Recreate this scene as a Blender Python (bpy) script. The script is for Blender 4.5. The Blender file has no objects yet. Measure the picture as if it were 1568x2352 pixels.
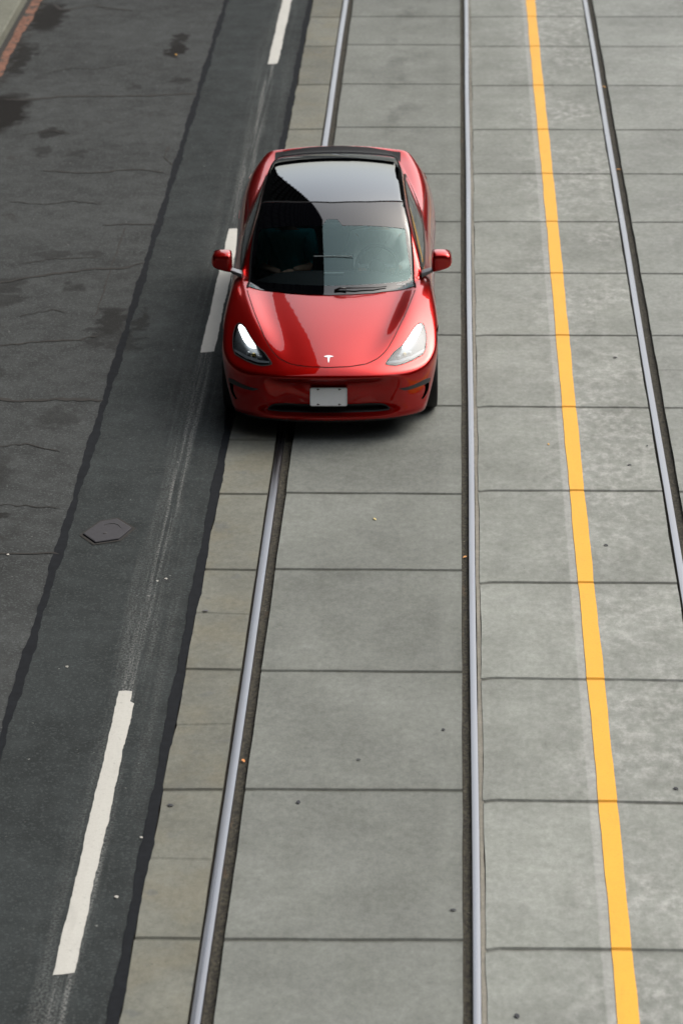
import bpy, bmesh, math, random
import numpy as np
from mathutils import Vector, Matrix
from mathutils.geometry import delaunay_2d_cdt
random.seed(7); rng=np.random.default_rng(11)
sc=bpy.context.scene
COL=sc.collection
PI=math.pi
# ------------------------------------------------------------------ node helpers
def new_mat(name):
    m=bpy.data.materials.new(name); m.use_nodes=True
    nt=m.node_tree; nt.nodes.clear()
    out=nt.nodes.new('ShaderNodeOutputMaterial')
    return m,nt,out
class N:
    def __init__(s,nt): s.nt=nt
    def node(s,t,**kw):
        n=s.nt.nodes.new(t)
        for k,v in kw.items(): setattr(n,k,v)
        return n
    def put(s,sock,v):
        if isinstance(v,bpy.types.NodeSocket): s.nt.links.new(v,sock)
        elif isinstance(v,(tuple,list)) and len(v)==3 and sock.type=='RGBA': sock.default_value=(*v,1)
        else: sock.default_value=v
    def math(s,op,a,b=0.0,c=None,clamp=False):
        n=s.node('ShaderNodeMath',operation=op); n.use_clamp=clamp
        s.put(n.inputs[0],a); s.put(n.inputs[1],b)
        if c is not None: s.put(n.inputs[2],c)
        return n.outputs[0]
    def mix(s,f,a,b,mode='MIX'):
        n=s.node('ShaderNodeMix',data_type='RGBA',blend_type=mode)
        s.put(n.inputs[0],f); s.put(n.inputs[6],a); s.put(n.inputs[7],b); return n.outputs[2]
    def pos(s):
        return s.node('ShaderNodeTexCoord').outputs['Object']
    def xyz(s,v):
        n=s.node('ShaderNodeSeparateXYZ'); s.put(n.inputs[0],v); return n.outputs
    def mapp(s,v,scale=(1,1,1),loc=(0,0,0),rot=(0,0,0)):
        n=s.node('ShaderNodeMapping'); s.put(n.inputs[0],v); n.inputs['Scale'].default_value=scale; n.inputs['Location'].default_value=loc; n.inputs['Rotation'].default_value=rot; return n.outputs[0]
    def noise(s,v,scale,detail=3,rough=.55,dist=0):
        n=s.node('ShaderNodeTexNoise'); s.put(n.inputs['Vector'],v); n.inputs['Scale'].default_value=scale; n.inputs['Detail'].default_value=detail; n.inputs['Roughness'].default_value=rough; n.inputs['Distortion'].default_value=dist
        return n.outputs[0]
    def ramp(s,f,a,b,lo=0.,hi=1.,smooth=True):
        n=s.node('ShaderNodeMapRange'); n.interpolation_type='SMOOTHSTEP' if smooth else 'LINEAR'
        s.put(n.inputs[0],f); n.inputs[1].default_value=a; n.inputs[2].default_value=b; n.inputs[3].default_value=lo; n.inputs[4].default_value=hi
        return n.outputs[0]
    def bump(s,h,strength=.3,dist=.01):
        n=s.node('ShaderNodeBump'); s.put(n.inputs['Height'],h); n.inputs['Strength'].default_value=strength; n.inputs['Distance'].default_value=dist; return n.outputs[0]
    def bsdf(s,out,**kw):
        n=s.node('ShaderNodeBsdfPrincipled')
        for k,v in kw.items(): s.put(n.inputs[k.replace('_',' ')],v)
        s.nt.links.new(n.outputs[0],out.inputs[0]); return n
def plain(name,col,rough=.5,**kw):
    m,nt,out=new_mat(name); n=N(nt)
    v=n.pos(); f=n.noise(v,kw.pop('nscale',30),3)
    amt=kw.pop('var',.12)
    c=n.mix(f,tuple(x*(1-amt) for x in col),tuple(min(1,x*(1+amt)) for x in col))
    n.bsdf(out,Base_Color=c,Roughness=rough,**kw); return m
# ------------------------------------------------------------------ object helpers
def props(o,label=None,cat=None,group=None,kind=None):
    if label: o['label']=label
    if cat: o['category']=cat
    if group: o['group']=group
    if kind: o['kind']=kind
    return o
def mesh_obj(name,verts,faces,mat,parent=None,normals=None,smooth=True,mats=None,midx=None,sharp=None):
    me=bpy.data.meshes.new(name)
    me.from_pydata([tuple(map(float,v)) for v in verts],[],[tuple(int(i) for i in f) for f in faces]); me.update()
    for m in (mats or [mat]): me.materials.append(m)
    if midx is not None: me.polygons.foreach_set('material_index',np.array(midx,dtype=np.int32))
    me.polygons.foreach_set('use_smooth',[smooth]*len(me.polygons))
    if sharp is not None: me.set_sharp_from_angle(angle=math.radians(sharp))
    if normals is not None: me.normals_split_custom_set_from_vertices([tuple(map(float,n)) for n in normals])
    o=bpy.data.objects.new(name,me); COL.objects.link(o)
    if parent is not None: o.parent=parent
    return o
def empty(name,loc,rz=0,label=None,cat=None,group=None):
    o=bpy.data.objects.new(name,None); COL.objects.link(o); o.location=loc; o.rotation_euler=(0,0,rz); o.empty_display_size=.2
    return props(o,label,cat,group)
class MB:
    def __init__(s): s.v=[]; s.f=[]
    def add(s,v,f):
        b=len(s.v); s.v+= [tuple(p) for p in v]; s.f+=[tuple(i+b for i in q) for q in f]; return s
    def box(s,c,d,rot=None,bev=0):
        x,y,z=d[0]/2,d[1]/2,d[2]/2
        P=[(sx*x,sy*y,sz*z) for sx in(-1,1) for sy in(-1,1) for sz in(-1,1)]
        M=rot if rot is not None else Matrix.Identity(3)
        P=[tuple(M@Vector(p)+Vector(c)) for p in P]
        return s.add(P,[(0,1,3,2),(4,6,7,5),(0,4,5,1),(2,3,7,6),(0,2,6,4),(1,5,7,3)])
    def tube(s,pts,r,n=10,closed=False,cap=True):
        pts=[Vector(p) for p in pts]; m=len(pts); rr=r if isinstance(r,(list,tuple)) else [r]*m
        ring=[]; prev=None
        for i,p in enumerate(pts):
            a=pts[(i-1)%m] if (closed or i>0) else p; b=pts[(i+1)%m] if (closed or i<m-1) else p
            t=(b-a).normalized()
            u=(prev-t*prev.dot(t)) if prev is not None else t.orthogonal()
            u.normalize(); prev=u; w=t.cross(u)
            ring.append([tuple(p+(u*math.cos(2*PI*k/n)+w*math.sin(2*PI*k/n))*rr[i]) for k in range(n)])
        V=[q for R in ring for q in R]; Fc=[]
        for i in range(m if closed else m-1):
            j=(i+1)%m
            for k in range(n): Fc.append((i*n+k,i*n+(k+1)%n,j*n+(k+1)%n,j*n+k))
        if cap and not closed: Fc+= [tuple(range(n))[::-1],tuple((m-1)*n+k for k in range(n))]
        return s.add(V,Fc)
    def lathe(s,prof,axis='x',c=(0,0,0),n=48,close=False):
        V=[];Fc=[];m=len(prof)
        for k in range(n):
            a=2*PI*k/n
            for (h,r) in prof:
                q={'x':(h,r*math.cos(a),r*math.sin(a)),'z':(r*math.cos(a),r*math.sin(a),h),'y':(r*math.sin(a),h,r*math.cos(a))}[axis]
                V.append((q[0]+c[0],q[1]+c[1],q[2]+c[2]))
        for k in range(n):
            j=(k+1)%n
            for i in range(m-1+(1 if close else 0)):
                i2=(i+1)%m; Fc.append((k*m+i,j*m+i,j*m+i2,k*m+i2))
        return s.add(V,Fc)
    def build(s,name,mat,parent=None,smooth=False,bevel=0,sharp=None):
        o=mesh_obj(name,s.v,s.f,mat,parent,smooth=smooth,sharp=sharp)
        bm=bmesh.new(); bm.from_mesh(o.data); bmesh.ops.recalc_face_normals(bm,faces=bm.faces)
        if bevel: bmesh.ops.bevel(bm,geom=bm.edges[:],offset=bevel,segments=3,profile=.5,affect='EDGES',clamp_overlap=True)
        bm.to_mesh(o.data); bm.free()
        if bevel:
            o.data.polygons.foreach_set('use_smooth',[True]*len(o.data.polygons)); o.data.set_sharp_from_angle(angle=math.radians(40))
        return o
def cspl(xs, ys):
    """natural cubic spline, linear extrapolation"""
    xs=np.array(xs,float); ys=np.array(ys,float); n=len(xs); h=np.diff(xs)
    A=np.eye(n); b=np.zeros(n)
    for i in range(1,n-1):
        A[i,i-1]=h[i-1]; A[i,i]=2*(h[i-1]+h[i]); A[i,i+1]=h[i]
        b[i]=6*((ys[i+1]-ys[i])/h[i]-(ys[i]-ys[i-1])/h[i-1])
    M=np.linalg.solve(A,b)
    s0=(ys[1]-ys[0])/h[0]-h[0]*M[1]/6; s1=(ys[-1]-ys[-2])/h[-1]+h[-1]*M[-2]/6
    def f(x):
        x=np.asarray(x,float); i=np.clip(np.searchsorted(xs,x)-1,0,n-2)
        xx=np.clip(x,xs[0],xs[-1]); t=xx-xs[i]; hh=h[i]; u=hh-t
        v=(M[i]*u**3+M[i+1]*t**3)/(6*hh)+(ys[i]/hh-M[i]*hh/6)*u+(ys[i+1]/hh-M[i+1]*hh/6)*t
        return v+np.where(x<xs[0],s0*(x-xs[0]),0)+np.where(x>xs[-1],s1*(x-xs[-1]),0)
    return f
def smax(a,b,k): 
    h=np.maximum(k-np.abs(a-b),0)/k
    return np.maximum(a,b)+h*h*h*k/6
def smin(a,b,k): return -smax(-a,-b,k)
# lower body: hood / shoulder / boot height on the centre line
g0=cspl([-.05,.1,.2,.4,.6,.8,1.0,1.15,1.3,1.7,2.2,3.0,3.6,4.0,4.3,4.5,4.62],[.59,.635,.666,.721,.770,.812,.848,.871,.891,.925,.95,.98,1.02,1.065,1.105,1.135,1.165])
crest=cspl([0,.2,.4,.6,.8,1.0,1.3,1.6,2.5,3.5,4.6],[.38,.45,.53,.60,.66,.705,.755,.78,.80,.78,.70])
crsth=cspl([0,.15,.4,.8,1.2,1.6,2,3,4.6],[.0,.006,.022,.047,.050,.035,.03,.03,.02])
crown=cspl([0,.2,.4,.6,.8,1.05,1.6,2.5,4.6],[.22,.20,.16,.125,.105,.09,.07,.08,.10])
def gtop(a,y):
    c=a-crest(y)
    return g0(y)-crown(y)*a*a-.02*a**4+crsth(y)*np.exp(-(c/np.where(c<0,.12,.22))**2)
smaxw=cspl([-.1,.25,.5,.85,1.2,1.6,2.2,2.9,3.4,3.75,4.1,4.4,4.7],[.83,.865,.897,.918,.914,.902,.902,.908,.920,.93,.928,.905,.84])
sz=cspl([.1,.2,.3,.45,.6,.7,.8,.9,1.0,1.1,1.3],[-.10,-.065,-.04,-.012,0,-.004,-.022,-.055,-.105,-.17,-.32])
def side(y,z): return smaxw(y)+sz(z)
plan=cspl([0,.2,.4,.55,.68,.78,.86,.93],[0,.008,.035,.075,.145,.24,.37,.56])
fz=cspl([.10,.16,.20,.245,.285,.31,.34,.38,.42,.46,.50,.535,.56,.60,.66,.75],[.10,.035,.004,.016,.042,.052,.058,.064,.067,.063,.048,.022,.004,.03,.10,.24])
fz2=cspl([.10,.16,.20,.26,.34,.45,.53,.58,.66,.75],[.10,.036,.008,.006,.014,.022,.026,.036,.10,.24])
def front(a,z):
    t=np.clip((a-.34)/.34,0,1); t=t*t*(3-2*t)
    return plan(a)+fz(z)*(1-t)+fz2(z)*t
def rear(a,z): return 4.69-.9*np.clip(a,0,2)**4*.25-.35*np.maximum(0,.8-z)**2-.18*np.maximum(0,z-1.0)
# greenhouse
rp=cspl([.8,1.0,1.15,1.3,1.6,1.9,2.2,2.5,2.8,3.2,3.6,4.0,4.3,4.6],[.66,.782,.871,.955,1.115,1.263,1.372,1.427,1.443,1.43,1.375,1.28,1.20,1.12])
cr=cspl([.9,1.3,2.0,2.6,3.4,4.3],[.34,.30,.17,.14,.13,.12])
def roof(a,y): return rp(y)-cr(y)*a*a-.03*a**4
gw=cspl([.9,1.2,1.5,2.0,2.6,3.2,3.8,4.3,4.6],[.70,.745,.775,.80,.805,.785,.725,.64,.57])  # at z=.95
def glass(y,z): return gw(y)-(z-.95)*.40-.12*np.maximum(0,z-.95)**2
LOWONLY=[False]
def F(P):
    x,y,z=P[...,0],P[...,1],P[...,2]; a=np.sqrt(x*x+1e-8)
    low=smax(z-gtop(a,y),(a-side(y,z)),.09)
    fr=(front(a,z)-y)*.85
    low=smax(low,fr,.05)
    low=smax(low,(y-rear(a,z)),.06)
    low=smax(low,.155-z,.04)
    if LOWONLY[0]: return low
    cab=smax((z-roof(a,y))*.9,(a-glass(y,z)),.06)
    cab=smax(cab,np.maximum(np.maximum(.85-y,y-4.64),.84-z),.03)
    return smin(low,cab,.022)
def grad(P,e=1e-4):
    g=np.stack([(F(P+np.eye(3)[i]*e)-F(P-np.eye(3)[i]*e)) for i in range(3)],-1)
    return g/np.maximum(np.linalg.norm(g,axis=-1,keepdims=True),1e-12)
def cast(O,D,t0,t1,n=120,it=25):
    """first f<0 along rays O+tD from t0 to t1 (coming from outside)"""
    O=np.asarray(O,float);D=np.asarray(D,float)
    O,D=np.broadcast_arrays(O,D); m=O.shape[:-1]
    lo=np.full(m,t0,float); hi=np.full(m,np.nan); prev=np.full(m,t0,float)
    for t in np.linspace(t0,t1,n):
        f=F(O+t*D); new=np.isnan(hi)&(f<0)
        lo=np.where(new,prev,lo); hi=np.where(new,t,hi)
        prev=np.where(np.isnan(hi),t,prev)
    for _ in range(it):
        mid=(lo+hi)/2; f=F(O+np.nan_to_num(mid)[...,None]*D); hi=np.where(f<0,mid,hi); lo=np.where(f<0,lo,mid)
    return O+hi[...,None]*D

# ================================================================== camera
CAM_F,CAM_T,CAM_Y,CAM_R,CAM_H=6628.409,0.415333,-0.040536,-0.009159,9.122162
fw=Vector((math.sin(CAM_Y)*math.cos(CAM_T),math.cos(CAM_Y)*math.cos(CAM_T),-math.sin(CAM_T)))
r0=Vector((math.cos(CAM_Y),-math.sin(CAM_Y),0)); u0=r0.cross(fw)
r1=r0*math.cos(CAM_R)+u0*math.sin(CAM_R); u1=-r0*math.sin(CAM_R)+u0*math.cos(CAM_R)
cd=bpy.data.cameras.new('camera'); cam=bpy.data.objects.new('camera',cd); COL.objects.link(cam)
M=Matrix.Identity(4)
for i in range(3): M[i][0]=r1[i]; M[i][1]=u1[i]; M[i][2]=-fw[i]
M[2][3]=CAM_H; cam.matrix_world=M
cd.sensor_fit='HORIZONTAL'; cd.sensor_width=24; cd.lens=CAM_F/1568*24
cd.clip_start=.2; cd.clip_end=3000
cd.dof.use_dof=True; cd.dof.focus_distance=21.5; cd.dof.aperture_fstop=2.2
sc.camera=cam
# ================================================================== world & light
SUN_EL,SUN_AZ=math.radians(46),math.radians(52)      # azimuth clockwise from +Y
w=bpy.data.worlds.new('World'); sc.world=w; w.use_nodes=True
nt=w.node_tree; nt.nodes.clear(); n=N(nt)
sky=n.node('ShaderNodeTexSky',sky_type='NISHITA'); sky.sun_disc=False; sky.sun_elevation=SUN_EL; sky.sun_rotation=SUN_AZ
sky.air_density=1.5; sky.dust_density=7.0; sky.ozone_density=1.0; sky.altitude=100
hs=n.node('ShaderNodeHueSaturation'); hs.inputs['Saturation'].default_value=.48; n.put(hs.inputs['Color'],sky.outputs[0])
bg=n.node('ShaderNodeBackground'); n.put(bg.inputs[0],hs.outputs[0]); bg.inputs[1].default_value=.15
wo=n.node('ShaderNodeOutputWorld'); nt.links.new(bg.outputs[0],wo.inputs[0])
sd=bpy.data.lights.new('sun','SUN'); sd.energy=.5; sd.angle=math.radians(140); sd.color=(1,.985,.965)
so=bpy.data.objects.new('sun',sd); COL.objects.link(so); so.location=(20,20,60)
sdir=Vector((math.sin(SUN_AZ)*math.cos(SUN_EL),math.cos(SUN_AZ)*math.cos(SUN_EL),math.sin(SUN_EL)))
so.rotation_euler=sdir.to_track_quat('Z','Y').to_euler()
sc.view_settings.view_transform='Standard'; sc.view_settings.look='None'; sc.view_settings.exposure=0.88; sc.view_settings.gamma=1
sc.render.engine='CYCLES'; sc.cycles.use_denoising=True; sc.cycles.max_bounces=8; sc.cycles.transparent_max_bounces=12
sc.cycles.caustics_reflective=False; sc.cycles.caustics_refractive=False

# ================================================================== ground materials
def concrete_mat(name,base,light=None,warm=0.0,oil=False,lightband=False):
    m,nt,out=new_mat(name); n=N(nt); v=n.pos(); x=n.xyz(v)
    a=n.noise(v,.9,4,.6); b=n.noise(v,6,4,.65); c=n.noise(v,70,2,.6); f=n.noise(v,260,2,.6)
    st=n.noise(n.mapp(v,(2.2,.5,1),rot=(0,0,.12)),1.0,5,.65)
    sl=n.node('ShaderNodeAttribute',attribute_name='slab').outputs['Fac']; b2=n.noise(n.mapp(v,(1.3,.8,1),loc=(8,2,1)),16,4,.7,.4)
    t=n.math('ADD',n.math('MULTIPLY',a,.32),n.math('MULTIPLY',b,.24)); t=n.math('ADD',t,n.math('MULTIPLY',st,.14)); t=n.math('ADD',t,n.math('MULTIPLY',c,.14)); t=n.math('ADD',t,n.math('MULTIPLY',b2,.16)); t=n.math('ADD',t,n.math('MULTIPLY',sl,.028))
    lo=tuple(q*.55 for q in base); hi=tuple(q*1.42 for q in base)
    col=n.mix(n.ramp(t,.30,.70,smooth=False),lo,hi)
    if warm:
        col=n.mix(n.math('MULTIPLY',n.ramp(n.noise(v,2.3,4,.6),.42,.68),warm),col,(base[0]*1.22,base[1]*1.02,base[2]*.72))
        col=n.mix(n.math('MULTIPLY',n.ramp(n.noise(n.mapp(v,loc=(7,3,0)),3.1,3,.6),.62,.70),.45),col,(base[0]*.72,base[1]*.76,base[2]*.9))
    # pale weathered mottling
    if light:
        x0,x1,amt=light
        k=n.ramp(x[0],x0,x1)
        mot=n.ramp(n.noise(n.mapp(v,(1.3,.9,1)),8,5,.66),.40,.70)
        mot2=n.ramp(n.noise(n.mapp(v,loc=(3,9,0)),.8,4,.6),.34,.60)
        col=n.mix(n.math('MULTIPLY',n.math('MULTIPLY',k,mot),n.math('MULTIPLY',mot2,amt)),col,(.43,.435,.42))
    if lightband:
        edge=n.math('ADD',x[0],n.math('MULTIPLY',n.math('SUBTRACT',n.noise(v,8,3,.6),.5),.02))
        bd=n.math('MULTIPLY',n.ramp(edge,.895,.915),n.ramp(edge,1.0,1.02,1,0))
        col=n.mix(n.math('MULTIPLY',bd,.45),col,(.39,.395,.385))
    if oil:
        ox=n.math('MULTIPLY',n.ramp(n.math('ABSOLUTE',n.math('ADD',x[0],.58)),.06,.40,1,0),n.ramp(n.noise(n.mapp(v,(1.6,.9,1)),1.5,3,.6),.47,.66))
        oy=n.ramp(x[1],27,31,.15,1)
        col=n.mix(n.math('MULTIPLY',n.math('MULTIPLY',ox,oy),.50),col,tuple(q*.42 for q in base))
        wear=n.ramp(n.math('ABSOLUTE',n.math('ADD',x[0],.0)),.02,.09,1,0)
        col=n.mix(n.math('MULTIPLY',wear,n.math('MULTIPLY',n.noise(n.mapp(v,(20,.5,1)),1,3,.6),.5)),col,tuple(min(.6,q*1.25) for q in base))
    col=n.mix(1.0,col,n.mix(n.ramp(n.noise(n.mapp(v,(1,.7,1),loc=(2,7,0)),24,4,.7),.34,.66,smooth=False),(.88,.88,.875),(1.11,1.11,1.11)),'MULTIPLY')
    col=n.mix(1.0,col,n.mix(n.ramp(n.noise(n.mapp(v,loc=(5,7,0)),2.4,5,.7,.3),.32,.68,smooth=False),(.90,.905,.895),(1.09,1.09,1.10)),'MULTIPLY')
    # dark specks and pores
    col=n.mix(n.math('MULTIPLY',n.ramp(n.noise(v,38,3,.5),.68,.76),.55),col,tuple(q*.45 for q in base))
    col=n.mix(n.math('MULTIPLY',n.ramp(f,.60,.75),.35),col,tuple(q*.5 for q in base))
    at=n.node('ShaderNodeAttribute',attribute_name='dirt')
    jd=n.math('MULTIPLY',at.outputs['Fac'],n.ramp(n.noise(v,2.6,4,.7),.32,.62,.25,1))
    col=n.mix(n.math('MULTIPLY',jd,.68),col,(.07,.07,.058))
    hgt=n.math('ADD',n.math('MULTIPLY',f,.5),n.math('MULTIPLY',b,.6))
    n.bsdf(out,Base_Color=col,Roughness=n.ramp(b,.3,.7,.78,.94),Specular_IOR_Level=.35,Normal=n.bump(hgt,.35,.006))
    return m
def asphalt_mat(name,base,spots=(),streaks=False,gutter=False,agg=1.0):
    m,nt,out=new_mat(name); n=N(nt); v=n.pos(); x=n.xyz(v)
    a=n.noise(v,.55,4,.6); b=n.noise(v,4,4,.6); 
    vo=n.node('ShaderNodeTexVoronoi'); n.put(vo.inputs['Vector'],v); vo.inputs['Scale'].default_value=75; ag=n.xyz(vo.outputs['Color'])[0]
    fine=n.noise(v,150,2,.6)
    t=n.math('ADD',n.math('MULTIPLY',a,.45),n.math('MULTIPLY',b,.55))
    col=n.mix(n.ramp(t,.3,.7,smooth=False),tuple(q*.55 for q in base),tuple(q*1.5 for q in base))
    col=n.mix(n.math('MULTIPLY',n.ramp(ag,.72,.95),.40*agg),col,tuple(min(.4,q*2.5) for q in base))
    col=n.mix(n.math('MULTIPLY',n.ramp(fine,.48,.72),.55),col,tuple(q*.42 for q in base))
    pale=n.ramp(n.noise(n.mapp(v,loc=(5,1,3)),22,2,.5),.735,.77)
    col=n.mix(n.math('MULTIPLY',pale,.5),col,(.30,.30,.29))
    if streaks:
        d=n.math('ABSOLUTE',n.math('ADD',x[0],2.175))
        s1=n.noise(n.mapp(v,(26,.42,1)),1.0,5,.7); s2=n.noise(v,60,3,.6)
        k=n.math('MULTIPLY',n.ramp(d,.03,.085,1,0),n.math('MULTIPLY',n.ramp(s1,.44,.66),n.ramp(s2,.36,.62)))
        k2=n.math('MULTIPLY',n.ramp(d,.05,.34,1,0),n.math('MULTIPLY',n.ramp(n.noise(n.mapp(v,(9,.25,1)),1,4,.65),.42,.7),n.ramp(s2,.4,.65)))
        col=n.mix(n.math('MULTIPLY',k,.46),col,(.36,.37,.36)); col=n.mix(n.math('MULTIPLY',k2,.34),col,(.27,.28,.27))
    wob=n.node('ShaderNodeTexNoise'); n.put(wob.inputs['Vector'],v); wob.inputs['Scale'].default_value=5; wob.inputs['Detail'].default_value=4
    dv=n.node('ShaderNodeVectorMath',operation='MULTIPLY_ADD'); n.put(dv.inputs[0],wob.outputs['Color']); dv.inputs[1].default_value=(.5,.5,0); 
    sub=n.node('ShaderNodeVectorMath',operation='SUBTRACT'); n.put(sub.inputs[0],v); sub.inputs[1].default_value=(.25,.25,0); n.put(dv.inputs[2],sub.outputs[0])
    tot=None
    for (sx,sy,rx,ry,am) in spots:
        mp=n.mapp(dv.outputs[0],(1/rx,1/ry,0),(-sx/rx,-sy/ry,0))
        ln=n.node('ShaderNodeVectorMath',operation='LENGTH'); n.put(ln.inputs[0],mp)
        q=n.math('MULTIPLY',n.ramp(ln.outputs['Value'],.62,1.06,1,0),am)
        tot=q if tot is None else n.math('MAXIMUM',tot,q)
    if tot is not None: col=n.mix(tot,col,(.009,.0085,.008))
    if gutter:
        g=n.math('MULTIPLY',n.ramp(n.math('ADD',x[0],n.math('MULTIPLY',n.noise(v,3.5,4,.7),.5)),-5.14,-4.98,1,0),n.ramp(n.noise(v,9,4,.7),.36,.58))
        col=n.mix(n.math('MULTIPLY',g,.85),col,(.014,.012,.010))
        w1=n.ramp(n.noise(n.mapp(v,(1,.8,1),loc=(2,5,0)),1.7,5,.7,.5),.60,.72)
        col=n.mix(n.math('MULTIPLY',w1,.45),col,(.022,.020,.018))
    h=n.math('ADD',n.math('MULTIPLY',ag,.6),n.math('MULTIPLY',fine,.8))
    n.bsdf(out,Base_Color=col,Roughness=.92,Specular_IOR_Level=.15,Normal=n.bump(h,.6,.006))
    return m
spots=[(-3.411,35.29,.10,.35,.85),(-3.392,34.75,.12,.45,.95),(-3.214,33.34,.13,.22,.6),(-5.15,31.9,.34,1.0,1.0),(-5.2,36.4,.25,.9,.9),(-5.25,34.3,.13,.9,.8),(-4.15,23.55,.25,.5,.4),(-3.8,21.4,.3,.6,.35),(-3.3,22.6,.22,.25,.4),(-4.487,31.11,.14,.26,.7),(-4.462,30.39,.12,.22,.5),
 (-3.12,25.0,.16,.5,.72),(-3.2,24.55,.11,.4,.5),(-3.0,24.6,.12,.5,.45),(-3.57,25.88,.10,.17,.5),(-4.143,25.56,.2,.16,.5),(-4.23,25.95,.16,.26,.5),(-3.457,20.56,.07,.13,.7),(-4.05,30.3,.09,.18,.4),(-3.75,33.0,.1,.2,.4),(-3.9,26.9,.2,.13,.4),(-3.55,26.95,.12,.12,.4)]
spots_new=[(-2.87,24.95,.10,.45,.6),(-2.9,24.5,.10,.4,.5)]
M_new=asphalt_mat('asphalt_new',(.031,.0365,.0375),spots_new,streaks=True)
M_old=asphalt_mat('asphalt_old',(.047,.0515,.052),spots,gutter=True)
M_tar=plain('tar_seal',(.013,.015,.018),.9,nscale=14,var=.4,Specular_IOR_Level=.1)
M_crack=plain('crack_dirt',(.018,.017,.015),.9,nscale=8,var=.5)
M_left=concrete_mat('concrete_buff',(.150,.155,.133),warm=.26)
M_mid=concrete_mat('concrete_track',(.168,.180,.166),oil=True)
M_dev=concrete_mat('concrete_between',(.232,.247,.228),light=(.35,1.15,.62),lightband=True)
M_right=concrete_mat('concrete_far',(.230,.245,.230),light=(1.6,2.2,.25))
M_walk=concrete_mat('concrete_walk',(.15,.155,.125))
M_bed=plain('groove_dirt',(.042,.036,.026),.95,nscale=22,var=.6)

def wobble(y,seed,amp,freq=1.0):
    return amp*(math.sin(y*2.1*freq+seed)+.6*math.sin(y*5.3*freq+seed*2.3)+.45*math.sin(y*11.7*freq+seed*3.7)+.35*math.sin(y*23.9*freq+seed*5.1))/1.6
def strip(name,x0,x1,y0,y1,z,mat,dy=.12,amp0=0,amp1=0,seed=1,label=None,cat=None,kind=None,freq=1.0,skirt=0):
    V=[];Fc=[];m=int((y1-y0)/dy)+1
    for i in range(m+1):
        y=y0+(y1-y0)*i/m; V+= [(x0+wobble(y,seed,amp0,freq),y,z),(x1+wobble(y,seed+9,amp1,freq),y,z)]
    for i in range(m): Fc.append((2*i,2*i+1,2*i+3,2*i+2))
    o=mesh_obj(name,V,Fc,mat,smooth=False)
    return props(o,label,cat,kind=kind)
# the ground far and wide
mb=MB(); G=700
mesh_obj('ground',[(-G,-G,-.09),(G,-G,-.09),(G,G,-.09),(-G,G,-.09)],[(0,1,2,3)],plain('ground_fill',(.10,.10,.097),.9,nscale=.6,var=.3))['kind']='structure'
YA,YB=4.0,150.0
strip('asphalt_lane',-2.96,-1.825,YA,YB,0.0,M_new,amp1=.009,seed=3,kind='structure',dy=.04,freq=1.6)
strip('old_asphalt_lane',-5.46,-2.95,YA,YB,0.004,M_old,kind='structure')
strip('tar_joint',-2.99,-2.925,YA,YB,.008,M_tar,dy=.04,amp0=.012,amp1=.014,seed=5,kind='structure',freq=1.5)
strip('tar_edge',-1.890,-1.824,YA,YB,.005,M_tar,dy=.04,amp0=.010,amp1=.010,seed=3,kind='structure',freq=1.6)
strip('groove_bed',-1.84,1.98,YA,YB,-.035,M_bed,dy=1.0,kind='structure')
# concrete slabs with tooled joints
def slab(name,x0,x1,joints,mat,seed,faint=(),ampL=.0,ampR=.0,hook=None,z=0.0):
    joints=sorted(joints); xs=list(np.linspace(x0,x1,10)); 
    if hook: xs=sorted(xs+[hook[0],hook[0]+.04,hook[0]+.08])
    ys=[]
    for j,d in [(j,1.0) for j in joints]+[(j,.35) for j in faint]:
        for off,dep,dirt in ((-.045,0,0),(-.022,0,.35),(-.009,.8,1),(.009,.8,1),(.022,0,.35),(.045,0,0)): ys.append((j+off,dep*d,dirt*d,j))
    js=sorted(list(joints)+list(faint)); y=YA
    ys.append((YA,0,0,YA))
    while y<YB:
        y+=.22
        if min(abs(y-q) for q in js)>.16: ys.append((y,0,0,y))
    ys.sort(); V=[];D=[];Fc=[];nx=len(xs); r=random.Random(seed); tilt={j:(r.uniform(-.012,.012),r.uniform(0,6)) for j in js}
    for (y,dep,dirt,j) in ys:
        for k,xx in enumerate(xs):
            e=wobble(y,seed,ampL,1.7) if k==0 else (wobble(y,seed+4,ampR,1.7) if k==nx-1 else 0)
            yo=0; dd=dirt
            if j in tilt:
                a,b=tilt[j]; yo=a*((xx-x0)/(x1-x0)-.5)*2+.002*math.sin(xx*7+b)
                if hook: yo-=hook[1]*math.exp(-((xx-x0)/.05)**2)
            V.append((xx+e,y+yo,z-.014*dep)); D.append(dd)
    ny=len(ys)
    for i in range(ny-1):
        for k in range(nx-1): Fc.append((i*nx+k,i*nx+k+1,(i+1)*nx+k+1,(i+1)*nx+k))
    # vertical edges
    for k,flip in ((0,0),(nx-1,1)):
        b=len(V)
        for i in range(ny):
            q=V[i*nx+k]; V.append((q[0]+(.006 if k else -.006)*0,q[1],q[2]-.06)); D.append(1.0)
        for i in range(ny-1):
            f=(i*nx+k,(i+1)*nx+k,b+i+1,b+i); Fc.append(f if not flip else f[::-1])
    o=mesh_obj(name,V,Fc,mat,smooth=False); at=o.data.attributes.new('dirt','FLOAT','POINT'); at.data.foreach_set('value',np.array(D,dtype=np.float32))
    
    rr=random.Random(seed*13); sv=np.zeros(len(o.data.polygons),dtype=np.float32); cen=np.zeros(len(o.data.polygons)*3,dtype=np.float32); o.data.polygons.foreach_get('center',cen)
    cy=cen.reshape(-1,3)[:,1]; vals=[rr.uniform(-1,1) for _ in range(len(joints)+1)]; sv=np.array([vals[int(i)] for i in np.searchsorted(joints,cy)],dtype=np.float32)
    fa=o.data.attributes.new('slab','FLOAT','FACE'); fa.data.foreach_set('value',sv)
    o['kind']='structure'; return o
far=[YY for YY in np.arange(38.2,149,1.7)]
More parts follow.
